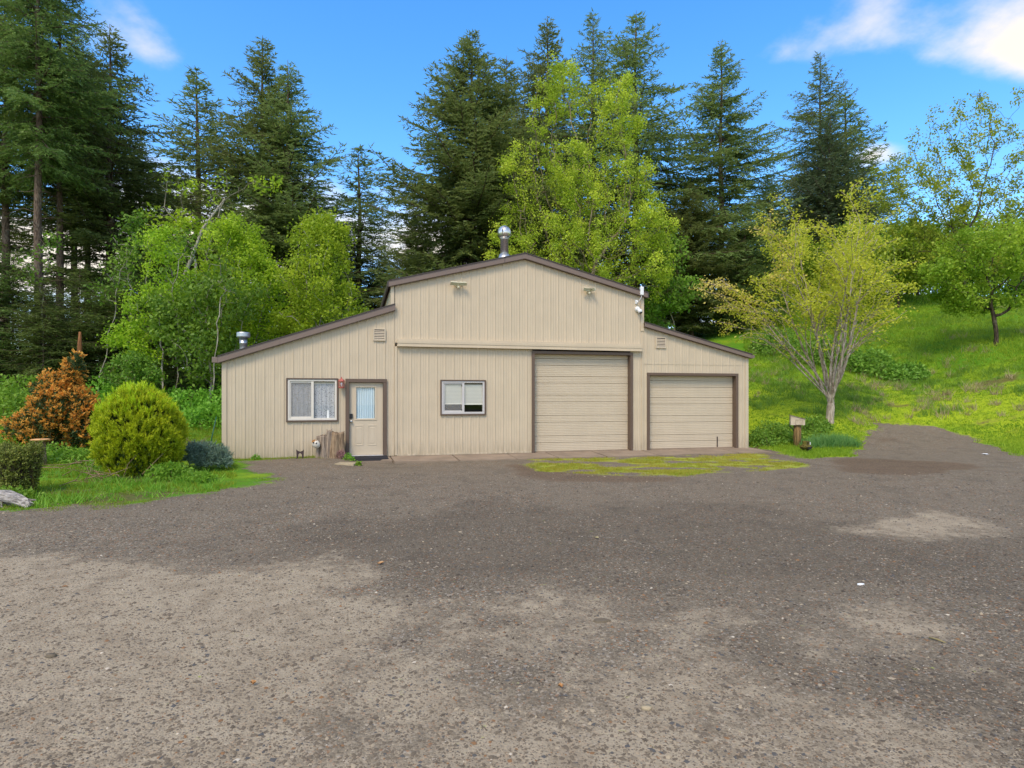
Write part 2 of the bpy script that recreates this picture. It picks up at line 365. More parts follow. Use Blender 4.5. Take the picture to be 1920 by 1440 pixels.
EX_ = None; EX = Vector((math.cos(TH), math.sin(TH), 0)); EY = Vector((-math.sin(TH), math.cos(TH), 0))
def bw(s, n, z=0.): return P0+EX*s+EY*n+Vector((0, 0, z))     # building frame -> world
GRAVEL = [(-60, 5), (-14, 7.6), (-7.9, 9.1), (-6.9, 9.6), (-6.1, 10.2), (-5.5, 11.2), (-5.2, 12.2), (-5.6, 13.5), (-6.6, 15.0), bw(-3.2, -.5)[:2], bw(-2.4, -.1)[:2], bw(-.7, -.0)[:2], bw(-.4, .5)[:2],
          bw(12.3, .5)[:2], bw(12.6, -.9)[:2], flat(1520, 860), flat(1585, 853), (11.2, 19.8), (12.6, 22.0), (14.0, 23.4), P3(1760, 802, 23)[:2], (16.0, 21.8), (15.4, 19.4), (14.6, 17.3), (17, 15.4), (24, 13.5), (60, 12), (60, -40), (-60, -40)]
PALE = [[flat(*q) for q in ((-200, 1000), (60, 1012), (230, 1062), (420, 1075), (560, 1058), (640, 1072), (610, 1118), (760, 1140), (880, 1136), (1010, 1128), (1090, 1118), (1180, 1135), (1330, 1160), (1290, 1190), (1360, 1260), (1420, 1320), (1560, 1440), (1600, 1700), (-400, 1700))],
        [flat(*q) for q in ((1490, 1195), (1540, 1182), (1590, 1195), (1612, 1230), (1580, 1250), (1530, 1238))],
        [flat(*q) for q in ((1560, 1000), (1700, 970), (1760, 960), (1850, 985), (1860, 1000), (1740, 1008))],
        [flat(*q) for q in ((1590, 1160), (1680, 1140), (1740, 1165), (1790, 1190), (1760, 1215), (1690, 1225), (1630, 1205))],
        [flat(*q) for q in ((1790, 1240), (1900, 1270), (1990, 1310), (1900, 1300))], [flat(*q) for q in ((1390, 1330), (1600, 1345), (1800, 1370), (1800, 1480), (1420, 1480))]]
MOSS = [flat(985, 868), bw(4.55, -1.0)[:2], bw(8, -1.0)[:2], bw(11.9, -1.0)[:2], flat(1500, 868), flat(1530, 878), flat(1400, 888), flat(1240, 893), flat(1090, 890), flat(1000, 882)]
DIRT = [[flat(*q) for q in ((940, 868), (1000, 872), (1100, 892), (1260, 897), (1250, 905), (1060, 903), (960, 890))], [flat(*q) for q in ((1540, 866), (1600, 860), (1800, 866), (1840, 880), (1700, 893), (1560, 888))],
        [(-7.5, 9.5), (-6.5, 9.8), (-5.9, 10.6), (-6.6, 11.2), (-7.6, 10.7)], [(-8.8, 12.2), (-7.2, 12.0), (-6.4, 12.8), (-7.6, 13.2), (-9, 13)], [(-8.3, 10.5), (-7.3, 10.9), (-7.6, 11.5), (-8.6, 11.2)], [(15.5, 25.3), (16.6, 25.2), (16.8, 25.6), (15.8, 25.8)], [(20.5, 27), (22, 26.6), (22.4, 27.2), (21, 27.6)], [(19, 30.2), (20.6, 29.9), (20.8, 30.5), (19.2, 30.7)], [(-8.4, 9.1), (-7., 9.7), (-6.1, 10.4), (-5.6, 11.6), (-6.2, 11.6), (-7.1, 10.6), (-8.4, 10)], [(17.3, 22.6), (18.4, 22.2), (19, 22.6), (18, 23)], [(12.3, 20.6), (13.2, 20.6), (13.3, 21.2), (12.5, 21.3)]]
WORN = [[flat(*q) for q in ((600, 985), (900, 945), (1400, 950), (1900, 1010), (2300, 1040), (2300, 1200), (1800, 1150), (1480, 1120), (1100, 1100), (860, 1115), (660, 1090), (480, 1050))], [flat(*q) for q in ((1380, 1150), (1500, 1250), (1700, 1240), (2300, 1240), (2300, 1420), (1500, 1340))]]
def worn(x, y):
    d = np.zeros_like(x)
    for p in WORN: d = np.maximum(d, sm(sdf(p, x, y)+(fbm(x, y, .6, 61, 5)-.5)*2.6, -1.0, 1.3))
    return d
def masks(x, y):
    w = (fbm(x, y, .9, 11)-.5)*.9+(fbm(x, y, 4.2, 12, 3)-.5)*.34
    g = sm(sdf(GRAVEL, x, y)+w*1.3, -.55, .55)
    pale = np.zeros_like(x); n2 = (fbm(x, y, .7, 21, 5)-.5)*2.2
    for i, p in enumerate(PALE): pale = np.maximum(pale, sm(sdf(p, x, y)+n2*(.6 if i in (0, 5) else .26), *((-1.0, .8) if i in (0, 5) else (-.5, .5))))
    pale *= 1-.6*sm(fbm(x, y, .55, 31), .52, .70)
    moss = sm(sdf(MOSS, x, y)+n2*.75, -.3, .4)*sm(fbm(x*1., y*1.8, 1.1, 41, 5), .28, .54)
    dirt = np.zeros_like(x)
    for p in DIRT: dirt = np.maximum(dirt, sm(sdf(p, x, y)+n2*.6, -.5, .5))
    return g, pale, moss, dirt
def axis(a): return np.unique(np.concatenate(a))
gx = axis([-np.geomspace(17, 420, 26), np.arange(-17, 24, .125), np.geomspace(24, 420, 26)])
gy = axis([np.linspace(-80, 1, 18), np.arange(1, 26, .125), np.arange(26, 50, .4), np.geomspace(50, 700, 26)])
GX, GY = np.meshgrid(gx, gy); fxv, fyv = GX.ravel(), GY.ravel(); HZ = height(fxv, fyv)
g_, pale_, moss_, dirt_ = masks(fxv, fyv)
worn_ = worn(fxv, fyv)
mow_ = np.exp(-((HZ-1.0)/1.4)**2)*(fxv > 0)
nx, ny = len(gx), len(gy); idx = np.arange(nx*ny).reshape(ny, nx)
quads = np.stack([idx[:-1, :-1], idx[:-1, 1:], idx[1:, 1:], idx[1:, :-1]], -1).reshape(-1, 4)
def ground_mat():
    t = NT('gravel_grass_and_dirt'); v = t.n('ShaderNodeNewGeometry').outputs['Position']
    g, pl, ms, dt = (t.attr(k) for k in ('gravel', 'pale', 'moss', 'dirt'))
    n1 = t.noise(v, .55, 6, .6); n2 = t.noise(v, 5, 5, .6); n3 = t.noise(v, 28, 4, .6)
    vc = t.vor(v, 55, 'F1', 'Color'); vd = t.vor(v, 55); vd2 = t.vor(v, 130); vc2 = t.vor(v, 130, 'F1', 'Color')
    r1 = t.n('ShaderNodeSeparateColor'); t.l(vc, r1.inputs[0]); r2 = t.n('ShaderNodeSeparateColor'); t.l(vc2, r2.inputs[0])
    stone = t.mix(r1.outputs[0], srgb((88, 79, 66)), srgb((140, 128, 109)))
    stone = t.mix(t.ss(r1.outputs[1], .86, .93), stone, srgb((158, 148, 134))); stone = t.mix(t.ss(r1.outputs[2], .9, .96), stone, srgb((138, 98, 66)))
    fine = t.mix(r2.outputs[0], srgb((82, 74, 62)), srgb((129, 118, 99))); fine = t.mix(t.ss(r2.outputs[1], .95, .98), fine, srgb((168, 156, 136)))
    gc = t.mix(t.ss(r1.outputs[2], .35, .6), fine, stone)
    gc = t.mix(t.math('MULTIPLY', t.ss(n1, .38, .62), .42), gc, srgb((118, 107, 90)))
    gc = t.mix(t.math('MULTIPLY', t.ss(n2, .52, .72), .35), gc, srgb((74, 64, 56)))
    sand = t.mix(t.ss(n2, .3, .7), srgb((150, 135, 112)), srgb((174, 159, 134)))
    sand = t.mix(t.math('MULTIPLY', t.ss(r1.outputs[0], .62, .8), t.ss(vd, .0, .45, .8, 0)), sand, stone)
    nm = t.noise(v, 1.5, 5, .62)
    pm = t.ss(t.math('ADD', t.math('ADD', pl, t.math('MULTIPLY', t.math('SUBTRACT', nm, .5), 1.3)), t.math('ADD', t.math('MULTIPLY', t.math('SUBTRACT', n3, .5), .8), t.math('MULTIPLY', t.math('SUBTRACT', n2, .5), 1.0))), .18, .85)
    gc = t.mix(t.math('MULTIPLY', t.ss(nm, .48, .7), .35), gc, srgb((66, 60, 52)))
    wm = t.ss(t.math('ADD', t.attr('worn'), t.math('ADD', t.math('MULTIPLY', t.math('SUBTRACT', nm, .5), 1.0), t.math('MULTIPLY', t.math('SUBTRACT', n3, .5), .5))), .15, .95)
    gc = t.mix(t.math('MULTIPLY', wm, .32), gc, srgb((62, 54, 44)))
    gc = t.mix(t.math('MULTIPLY', pm, .74), gc, sand)
    earth = t.mix(t.ss(n3, .3, .7), srgb((58, 42, 30)), srgb((112, 86, 62))); earth = t.mix(t.ss(t.noise(v, 90, 2), .6, .7), earth, srgb((150, 122, 88)))
    dm = t.ss(t.math('ADD', dt, t.math('MULTIPLY', t.math('SUBTRACT', n3, .5), 1.0)), .3, .9)
    gc = t.mix(t.math('MULTIPLY', dm, .55), gc, earth)
    mcol = t.mix(t.ss(n2, .3, .7), srgb((158, 146, 66)), srgb((150, 170, 38)))
    mm = t.ss(t.math('ADD', ms, t.math('ADD', t.math('MULTIPLY', t.math('SUBTRACT', n3, .5), 1.7), t.math('MULTIPLY', t.math('SUBTRACT', n2, .5), 1.3))), .35, .8)
    gc = t.mix(t.math('MULTIPLY', mm, .85), gc, mcol)
    gr = t.mix(t.ss(t.math('ADD', n1, t.math('MULTIPLY', t.math('SUBTRACT', t.attr('mow'), .5), .28)), .30, .70), srgb((82, 128, 20)), srgb((150, 168, 28))); gr = t.mix(t.math('MULTIPLY', t.ss(n2, .48, .7), .5), gr, srgb((78, 104, 26))); gr = t.mix(t.math('MULTIPLY', t.ss(t.noise(v, 1.3, 5, .65), .56, .70), .45), gr, srgb((120, 112, 48)))
    gr = t.mix(t.math('MULTIPLY', t.ss(n3, .55, .75), .5), gr, srgb((70, 60, 26)))
    gr = t.mix(t.math('MULTIPLY', t.ss(t.math('ADD', dt, t.math('ADD', t.math('MULTIPLY', t.math('SUBTRACT', n2, .5), 1.6), t.math('MULTIPLY', t.math('SUBTRACT', n3, .5), 1.4))), .35, .95), .75), gr, earth)
    gm = t.ss(t.math('ADD', g, t.math('ADD', t.math('MULTIPLY', t.math('SUBTRACT', n3, .5), 1.0), t.math('MULTIPLY', t.math('SUBTRACT', n2, .5), .9))), .40, .60)
    col = t.mix(gm, gr, gc)
    h = t.math('ADD', t.math('MULTIPLY', t.math('SUBTRACT', 1., vd), .6), t.math('MULTIPLY', t.math('SUBTRACT', 1., vd2), .3))
    h = t.math('ADD', h, t.math('MULTIPLY', n2, .8))
    return t.done(t.bsdf(col, .92, 0, .2, t.bump(h, .55, .018)))
M['ground'] = ground_mat()
def ground_obj(name, z, faces):
    used, inv = np.unique(faces, return_inverse=True)
    me = np_mesh(name, np.c_[fxv[used], fyv[used], z[used]], inv.reshape(-1, 4), 'ground', None, True)
    for k, a in (('worn', worn_), ('mow', mow_), ('gravel', g_), ('pale', pale_), ('moss', moss_), ('dirt', dirt_)):
        at = me.attributes.new(k, 'FLOAT', 'POINT'); at.data.foreach_set('value', a[used].astype(np.float32))
    o = link(name, me); tag(o, None, None, None, 'structure'); return o
fg = g_[quads].mean(1)
grd = ground_obj('ground', HZ-.05*sm(g_, .55, .9), quads); grd['label'] = 'grassy ground rising from the drive to the woods and hillside'
drv = ground_obj('gravel_driveway', HZ+.004, quads[(fg > .45) & (fyv[quads[:, 0]] < 40)]); drv['label'] = 'dark gravel driveway with paler compacted patches'
# ------------------------------------------------------------------ the workshop
shop = empty('metal_workshop', P0, TH); tag(shop, 'tan ribbed metal workshop with raised gable and lower wings', 'building')
def fac(px, py):
    """pixel on the front wall plane -> (distance along wall, height)"""
    k = (px-960)/F; s = (k*P0.y-P0.x)/(EX.x-k*EX.y); return s, CH+(HY-py)/F*(P0.y+s*EX.y)
S0, S1, S2, S3 = -3.64, .76, 8.27, 11.97                        # left corner, main block, right wing, right corner
WIN1 = (-2.07, -.78, .96, 2.08); DOOR = (-.57, .535, -.03, 2.09); WIN2 = (2.04, 3.31, 1.10, 2.06); GAR1 = (4.71, 7.93, -.05, 2.95); GAR2 = (8.41, 11.61, -.06, 2.34)
def opening(a, m): return (a[0]+m, a[1]-m, a[2]-.1 if a[2] < .1 else a[2]+m, a[3]-m)
OPEN = [opening(WIN1, .03), opening(DOOR, .03), opening(WIN2, .03), opening(GAR1, .05), opening(GAR2, .05)]
LR = lambda s: 2.64+(s+3.73)*.3363-.10                          # roof undersides along the front
MR = lambda s: min(4.79+(s-.65)*.2526, 4.79+(8.31-s)*.2526)-.07
RR = lambda s: 3.87-(s-8.27)*.2427-.07
PITCH = .24
def prof(a, b):
    xs = []
    k0 = math.floor(a/PITCH)-1
    for k in range(k0, int(b/PITCH)+3):
        c = k*PITCH
        xs += [(c-.026, 0), (c-.011, .013), (c+.011, .013), (c+.026, 0), (c+.078, 0), (c+.084, .0035), (c+.096, .0035), (c+.102, 0), (c+.138, 0), (c+.144, .0035), (c+.156, .0035), (c+.162, 0)]
    return [q for q in xs if a < q[0] < b]
def dep(x):
    u = (x+PITCH/2) % PITCH-PITCH/2; u = abs(u)
    return .013 if u < .011 else max(0, .013*(.026-u)/.015) if u < .026 else 0.
def wall(a, b, top, bot, n0=0., width=.96):
    k = a
    while k < b-.02:
        e = min(b, (math.floor(k/width+1e-6)+1)*width)
        if b-e < .12: e = b
        br = [(k, dep(k)), (e, dep(e))]+prof(k, e)
        for o in OPEN:
            for x in o[:2]:
                if k < x < e: br += [(x-1e-4, dep(x)), (x+1e-4, dep(x))]
        for x in (4.48,):
            if k < x < e: br.append((x, dep(x)))
        br.sort(); mb = MB(); mb2 = MB(); full = [o for o in OPEN if o[0] <= k+.002 and o[1] >= e-.002]
        for (x0, d0), (x1, d1) in zip(br[:-1], br[1:]):
            if x1-x0 < 5e-4: continue
            zb0, zb1 = bot(x0), bot(x1); zt0, zt1 = top(x0), top(x1); xm = (x0+x1)/2
            spans = [(zb0, zb1, zt0, zt1)]
            for o in OPEN:
                if o[0] < xm < o[1]:
                    new = []
                    for (p, q, r_, s_) in spans:
                        if o[3] <= min(p, q) or o[2] >= max(r_, s_): new.append((p, q, r_, s_)); continue
                        if o[2] > max(p, q): new.append((p, q, o[2], o[2]))
                        if o[3] < min(r_, s_): new.append((o[3], o[3], r_, s_))
                    spans = new
            for (p, q, r_, s_) in spans:
                (mb2 if full and (p+r_)/2 > full[0][2] else mb).add([(x0, n0-d0, p), (x1, n0-d1, q), (x1, n0-d1, s_), (x0, n0-d0, r_)], [(0, 1, 2, 3)])
        for b_ in (mb, mb2):
            if b_.f: b_.build('wall_panel', 'tan', shop)
        k = e
cst = lambda z: (lambda s: z)
wall(S0, S1, LR, lambda s: -.08 if s < -.5 else -.04)
wall(S1, S2, MR, cst(3.10), -.012)
wall(S1+.05, 4.74, cst(3.09), cst(-.03), 0.)
wall(7.86, S2, cst(3.09), cst(-.06), 0.)
wall(S2, S3, RR, cst(2.60), -.008)
wall(S2, S3, cst(2.63), cst(-.10), 0.)
# corner and junction trims
def part(name, mat, fn, parent=shop, smooth=False): m = MB(); fn(m); return m.build(name, mat, parent, smooth)
part('corner_trim', 'tan', lambda m: m.prism([(S0-.03, -.1), (S0+.085, -.1), (S0+.085, LR(S0)+.01), (S0-.03, LR(S0)-.02)], -.024, .12))
part('corner_trim', 'tan', lambda m: m.prism([(S3-.085, -.12), (S3+.03, -.12), (S3+.03, RR(S3)-.01), (S3-.085, RR(S3)+.02)], -.024, .12))
part('corner_trim', 'tan', lambda m: m.prism([(S2-.07, 3.62), (S2+.03, 3.62), (S2+.03, MR(S2+.02)), (S2-.07, MR(S2-.07))], -.040, .12))
part('corner_trim', 'tan', lambda m: m.prism([(S1-.12, 4.0), (S1-.02, 4.0), (S1-.02, MR(S1-.02)), (S1-.12, MR(S1-.12))], -.036, .1))
part('junction_trim', 'tan', lambda m: m.box(S1-.01, S1+.055, -.026, .02, -.03, 3.0))
part('junction_trim', 'tan', lambda m: m.box(S2-.03, S2+.012, -.026, .02, -.05, 3.60))
part('base_trim', 'tan', lambda m: m.box(S1+.06, 4.70, -.032, .01, -.045, .0))
# side and back walls, floor
DB = 9.5
part('side_wall', 'tan', lambda m: m.add([(S0, .02, -.1), (S0, DB, -.1), (S0, DB, LR(S0)), (S0, .02, LR(S0))], [(0, 1, 2, 3)]))
part('side_wall', 'tan', lambda m: m.add([(S3, .02, -.1), (S3, DB, -.1), (S3, DB, RR(S3)), (S3, .02, RR(S3))], [(3, 2, 1, 0)]))
part('side_wall', 'tan', lambda m: m.add([(S1-.11, .05, 3.3), (S1-.11, DB, 3.3), (S1-.11, DB, MR(S1-.1)), (S1-.11, .05, MR(S1-.1))], [(0, 1, 2, 3)]))
part('side_wall', 'tan', lambda m: m.add([(S2, .05, 3.3), (S2, DB, 3.3), (S2, DB, MR(S2)), (S2, .05, MR(S2))], [(3, 2, 1, 0)]))
part('back_wall', 'tan', lambda m: m.add([(S0, DB, -.1), (S3, DB, -.1), (S3, DB, RR(S3)), (S2, DB, RR(S2)), (S2, DB, MR(S2)), (4.48, DB, MR(4.48)), (S1-.11, DB, MR(S1-.11)), (S1-.11, DB, LR(S1-.11)), (S0, DB, LR(S0))], [tuple(range(9))]))
part('floor_slab', 'concrete', lambda m: m.box(S0+.02, S3-.02, .06, DB-.02, -.25, -.02))
part('dark_backdrop', 'interior', lambda m: m.box(S0+.1, S3-.1, 1.4, 1.5, -.02, 2.5))  # added dark sheet, so the panes look into an unlit inside
# roofs with fascia
OV = -.14
def slope(name, s0, z0, s1, z1, th, y0=OV+.03, y1=DB+.1):
    return part(name, 'roof', lambda m: m.prism([(s0, z0-th), (s1, z1-th), (s1, z1), (s0, z0)], y0, y1))
lroof = slope('roof', -3.76, 2.64, .74, 4.153, .05)
mroof = slope('roof', .58, 4.79, 4.48, 5.775, .05)
mroof2 = slope('roof', 4.48, 5.775, 8.38, 4.79, .05)
rroof = slope('roof', 8.29, 3.875, 12.07, 2.955, .05)
def rake(s0, z0, s1, z1, h, lip=.03, y=OV):
    part('fascia', 'fascia', lambda m: m.prism([(s0, z0-h), (s1, z1-h), (s1, z1-.008), (s0, z0-.008)], y, y+.026))
    part('drip_edge', 'roof', lambda m: m.prism([(s0, z0-.006), (s1, z1-.006), (s1, z1+.018), (s0, z0+.018)], y-.02, y+.06))
    part('soffit', 'brown', lambda m: m.prism([(s0, z0-h-.012), (s1, z1-h-.012), (s1, z1-h-.002), (s0, z0-h-.002)], y+.004, -.02))
rake(-3.75, 2.643, .76, 4.159, .165); rake(.58, 4.79, 4.48, 5.775, .15); rake(4.48, 5.775, 8.38, 4.79, .15); rake(8.285, 3.876, 12.06, 2.957, .125)
part('eave_trim', 'fascia', lambda m: m.box(-3.88, -3.755, OV-.004, DB+.1, 2.475, 2.625, .008))
part('eave_trim', 'fascia', lambda m: m.tube([(12.09, OV-.01, 2.885), (12.09, DB+.1, 2.885)], .055, 10))
part('eave_trim', 'roof', lambda m: m.box(.545, .585, OV, DB+.1, 4.63, 4.78))
part('eave_trim', 'roof', lambda m: m.box(8.375, 8.415, OV, DB+.1, 4.63, 4.78))
part('roof_joint', 'roof', lambda m: m.prism([(3.86, 5.475), (3.875, 5.479), (3.875, 5.625), (3.86, 5.621)], OV-.003, OV+.02))
# sliding-track cover
part('track_cover', 'tan', lambda m: (m.prism([(.82, 3.155), (8.20, 3.150), (8.20, 3.205), (.82, 3.210)], -.105, -.01), m.prism([(.815, 3.085), (8.205, 3.080), (8.205, 3.153), (.815, 3.158)], -.13, -.012),
                                     m.prism([(.815, 2.995), (8.205, 2.985), (8.205, 3.012), (.815, 3.022)], -.137, -.012), m.prism([(.825, 3.02), (8.195, 3.01), (8.195, 3.083), (.825, 3.088)], -.118, -.012)))
# screws in rows across the panels
def screws():
    m = MB(); r = random.Random(3)
    def row(a, b, z, top):
        k = math.ceil(a/PITCH)
        while k*PITCH < b:
            x = k*PITCH+.045; zz_ = z+r.uniform(-.006, .006)
            if a < x < b and zz_ < top(x)-.1 and not any(o[0]-.05 < x < o[1]+.05 and o[2]-.05 < zz_ < o[3]+.05 for o in OPEN):
                m.add([(x-.007, -.0165, zz_-.007), (x+.007, -.0165, zz_-.007), (x+.007, -.0165, zz_+.007), (x-.007, -.0165, zz_+.007), (x, -.022, zz_)], [(0, 1, 4), (1, 2, 4), (2, 3, 4), (3, 0, 4)])
            k += 1
    for z in (.42, .98, 1.55, 2.15, 2.75, 3.35): row(S0+.1, S1-.1, z, LR)
    for z in (3.35, 3.95, 4.45, 5.0): row(S1+.1, S2-.1, z, MR)
    for z in (.3, .95, 1.6, 2.3): row(S1+.1, 4.6, z, cst(3))
    for z in (2.72, 3.2): row(S2+.1, S3-.1, z, RR)
    tag(m.build('panel_screws', 'galv', shop), kind='stuff')
screws()
# rectangular trim around openings: two jambs and a head (and sill)
def trim(o, w, y0, mat='brown', sill=False, lo=None, y1=.12):
    a, b, z0, z1 = o; zl = z0 if lo is None else lo
    part('trim_board', mat, lambda m: m.box(a, a+w, y0, y1, zl, z1-w, .004)); part('trim_board', mat, lambda m: m.box(b-w, b, y0, y1, zl, z1-w, .004))
    part('trim_board', mat, lambda m: m.box(a, b, y0-.003, y1, z1-w, z1, .004))
    if sill: part('trim_board', mat, lambda m: m.box(a, b, y0-.003, y1, z0-w, z0, .004))
# --- window beside the door, lace curtain
def window(o, frame_mat, kind):
    a, b, z0, z1 = o
    trim((a-.02, b+.02, z0+.005, z1+.02), .035, -.05, 'brown', True)
    w = MB(); t = .062; y0, y1 = -.034, .07
    A, B, C_, D_ = a+.018, b-.018, z0+.008, z1-.018
    w.box(A, B, y0, y1, D_-t*.75, D_, .004); w.box(A, B, y0, y1, C_, C_+t*.9, .004); w.box(A, A+t*.8, y0, y1, C_+t*.9, D_-t*.75); w.box(B-t*.8, B, y0, y1, C_+t*.9, D_-t*.75)
    win = w.build('window', frame_mat, shop); mid = (A+B)/2
    s1 = MB(); s1.box(mid-.032, mid+.032, -.024, .05, C_+t*.9, D_-t*.75, .004); s1.build('meeting_stile', frame_mat, win)
    s2 = MB(); L0, L1, Z0, Z1 = A+t*.8, mid-.032, C_+t*.9, D_-t*.75
    s2.box(L0, L1, -.008, .03, Z1-.04, Z1-.001); s2.box(L0, L1, -.008, .03, Z0+.001, Z0+.045); s2.box(L0+.001, L0+.035, -.008, .03, Z0+.045, Z1-.04)
    s2.build('sash_frame', frame_mat, win)
    for (p, q) in ((L0+.03, L1), (mid+.032, B-t*.8)):
        g = MB(); g.add([(p, .022, Z0), (q, .022, Z0), (q, .022, Z1), (p, .022, Z1)], [(0, 1, 2, 3)]); g.build('pane', 'glass', win)
    if kind == 'lace':
        n = 90; V = []; Fc = []
        for i in range(n+1):
            x = A+.05+(B-A-.1)*i/n; y = .055+.010*math.sin(i*.7)+.006*math.sin(i*1.9); V += [(x, y, Z0-.02), (x, y, Z1-.06)]
        for i in range(n): Fc.append((2*i, 2*i+2, 2*i+3, 2*i+1))
        m = MB(); m.add(V, Fc); m.build('lace_curtain', 'lace', win, True)
        m = MB(); m.box(A+.02, B-.02, .075, .095, Z1-.07, Z1-.03); m.build('curtain_rod', 'white_frame', win)
        g = MB(); g.add([(L0+.03, .006, Z0+.04), (L1, .006, Z0+.04), (L1, .006, Z1-.04), (L0+.03, .006, Z1-.04)], [(0, 1, 2, 3)]); g.build('insect_screen', 'screen', win)
        m = MB(); m.box(mid+.37, mid+.43, .045, .05, Z0, Z0+.21); m.build('paper_card', 'paper', win)
    else:
        for (p, q, d) in ((L0+.01, L1, .034), (mid+.032, B-t*.8, .036)):
            m = MB(); zb = Z0+.235 if d < .035 else Z0+.225
            for k in range(14):
                za = zb+(Z1-.05-zb)*k/14; zc = zb+(Z1-.05-zb)*(k+1)/14; m.add([(p, d+.004, za), (q, d+.004, za), (q, d-.004, zc-.003), (p, d-.004, zc-.003)], [(0, 1, 2, 3)])
            m.build('window_blind', 'blind', win)
            m = MB(); m.box(p, q, d-.008, d+.008, zb-.02, zb+.002); m.build('blind_rail', 'blind', win)
        g = MB(); g.add([(L0+.03, .006, Z0+.04), (L1, .006, Z0+.04), (L1, .006, Z0+.235), (L0+.03, .006, Z0+.235)], [(0, 1, 2, 3)]); g.build('insect_screen', 'screen', win)
        for z in (Z0+.06, Z1-.08): m = MB(); m.box(mid-.052, mid-.033, -.02, .01, z-.018, z+.018); m.build('window_latch', 'black', win)
    return win
window(WIN1, 'white_frame', 'lace'); window(WIN2, 'alu', 'blind')
# --- entrance door
a, b, z0, z1 = DOOR
trim((a, b, -.04, z1), .098, -.058)
d0, d1, dz0, dz1 = a+.105, b-.105, .005, z1-.105
gl = (-.285, .215, 1.0, 1.855)
door = MB()
yd = .035
for (p, q, r_, s_) in ((d0, d1, gl[3], dz1), (d0, d1, dz0, gl[2]), (d0, gl[0], gl[2], gl[3]), (gl[1], d1, gl[2], gl[3])): door.box(p, q, yd, yd+.044, r_, s_)
door = door.build('door', 'tan_door', shop)
m = MB()
for (p, q, r_, s_) in ((gl[0]-.05, gl[1]+.05, gl[3], gl[3]+.045), (gl[0]-.05, gl[1]+.05, gl[2]-.05, gl[2]), (gl[0]-.05, gl[0], gl[2], gl[3]), (gl[1], gl[1]+.05, gl[2], gl[3])): m.box(p, q, yd-.016, yd+.01, r_, s_, .006)
m.build('glazing_frame', 'tan_door', door)
m = MB(); m.add([(gl[0], yd+.012, gl[2]), (gl[1], yd+.012, gl[2]), (gl[1], yd+.012, gl[3]), (gl[0], yd+.012, gl[3])], [(0, 1, 2, 3)]); m.build('pane', 'glass', door)
m = MB(); n = 120; V = []; r_ = random.Random(5); ph = 0
for i in range(n+1):
    ph += .32+.5*r_.random()*(1 if (i//14) % 2 else .5)
    x = gl[0]-.02+(gl[1]-gl[0]+.04)*i/n; y = yd+.040+.018*math.sin(ph); V += [(x, y, gl[2]-.02), (x*.985, y, gl[3]+.02)]
m.add(V, [(2*i, 2*i+2, 2*i+3, 2*i+1) for i in range(n)]); m.build('curtain', 'curtain', door, True)
m = MB(); m.box(gl[0]-.03, gl[1]+.03, yd+.030, yd+.034, gl[2]-.03, gl[2]+.012); m.build('curtain_hem', 'curtain', door)
for (p, q) in ((-.33, -.09), (.02, .26)):
    m = MB(); u = .035
    for (pp, qq, rr, ss_) in ((p, q, .255, .255+u), (p, q, .825-u, .825), (p, p+u*.7, .255+u, .825-u), (q-u*.7, q, .255+u, .825-u)): m.box(pp, qq, yd-.007, yd+.005, rr, ss_, .005)
    m.box(p+.055, q-.055, yd-.006, yd+.005, .32, .76, .005); m.build('raised_panel', 'tan_door', door)
m = MB(); m.box(-.452, -.378, yd-.035, yd, 1.0, 1.135, .012); m.build('keypad_lock', 'black', door)
m = MB(); m.tube([(-.415, yd, .925), (-.415, yd-.03, .925), (-.415, yd-.035, .925), (-.415, yd-.065, .925), (-.415, yd-.075, .925)], [.033, .031, .018, .034, .02], 14); m.build('door_knob', 'chrome', door, True)
part('threshold', 'alu', lambda m: m.box(a+.098, b-.098, -.075, .08, -.035, .0, .006))
# --- sectional garage doors
def garage(o, lines, w):
    a, b, z0, z1 = o
    trim((a, b, -.06, z1), w, -.05, 'brown', False, -.055, .16)
    pa, pb = a+w+.003, b-w-.003
    frame = MB(); frame.box(pa, pb, .19, .2, -.03, z1-.06); gd = frame.build('garage_door', 'tan', shop)
    zs = sorted([fac((o[0]+o[1])/2*0+960, 0)[1]*0+z for z in lines]); zs = [-.04]+zs+[z1-w*.4]
    for za, zb in zip(zs[:-1], zs[1:]):
        m = MB(); hgt = zb-za-.006; n = max(2, round(hgt/.052)); pts = [(za+.003, .155), (za+.009, .146)]
        for k in range(1, n): z = za+hgt*k/n; pts += [(z-.009, .146), (z-.004, .1525), (z+.004, .1525), (z+.010, .146)]
        pts += [(zb-.012, .146), (zb-.006, .158)]
        V = [(pa, y, z) for z, y in pts]+[(pb, y, z) for z, y in pts]; N = len(pts)
        m.add(V, [(i, N+i, N+i+1, i+1) for i in range(N-1)]); m.build('door_section', 'tan_door', gd)
    m = MB(); m.box(pa, pb, .13, .165, -.055, -.03); m.build('bottom_seal', 'brown', gd)
    return gd
def zl(ys, px): return [fac(px, y)[1]*.991+.014 for y in ys]
garage(GAR1, zl([650+y*.1459 for y in (150, 237, 380, 466, 622, 709, 885, 972, 1148, 1235)], 1090), .085)
g2 = garage(GAR2, zl([600+y*.1806 for y in (628, 696, 805, 872, 995, 1063, 1194, 1262)], 1295), .085)
m = MB(); s_, z_ = fac(1349.5, 819); m.box(s_-.014, s_+.014, .125, .152, -.035, z_); m.build('lift_strap', 'iron', g2)
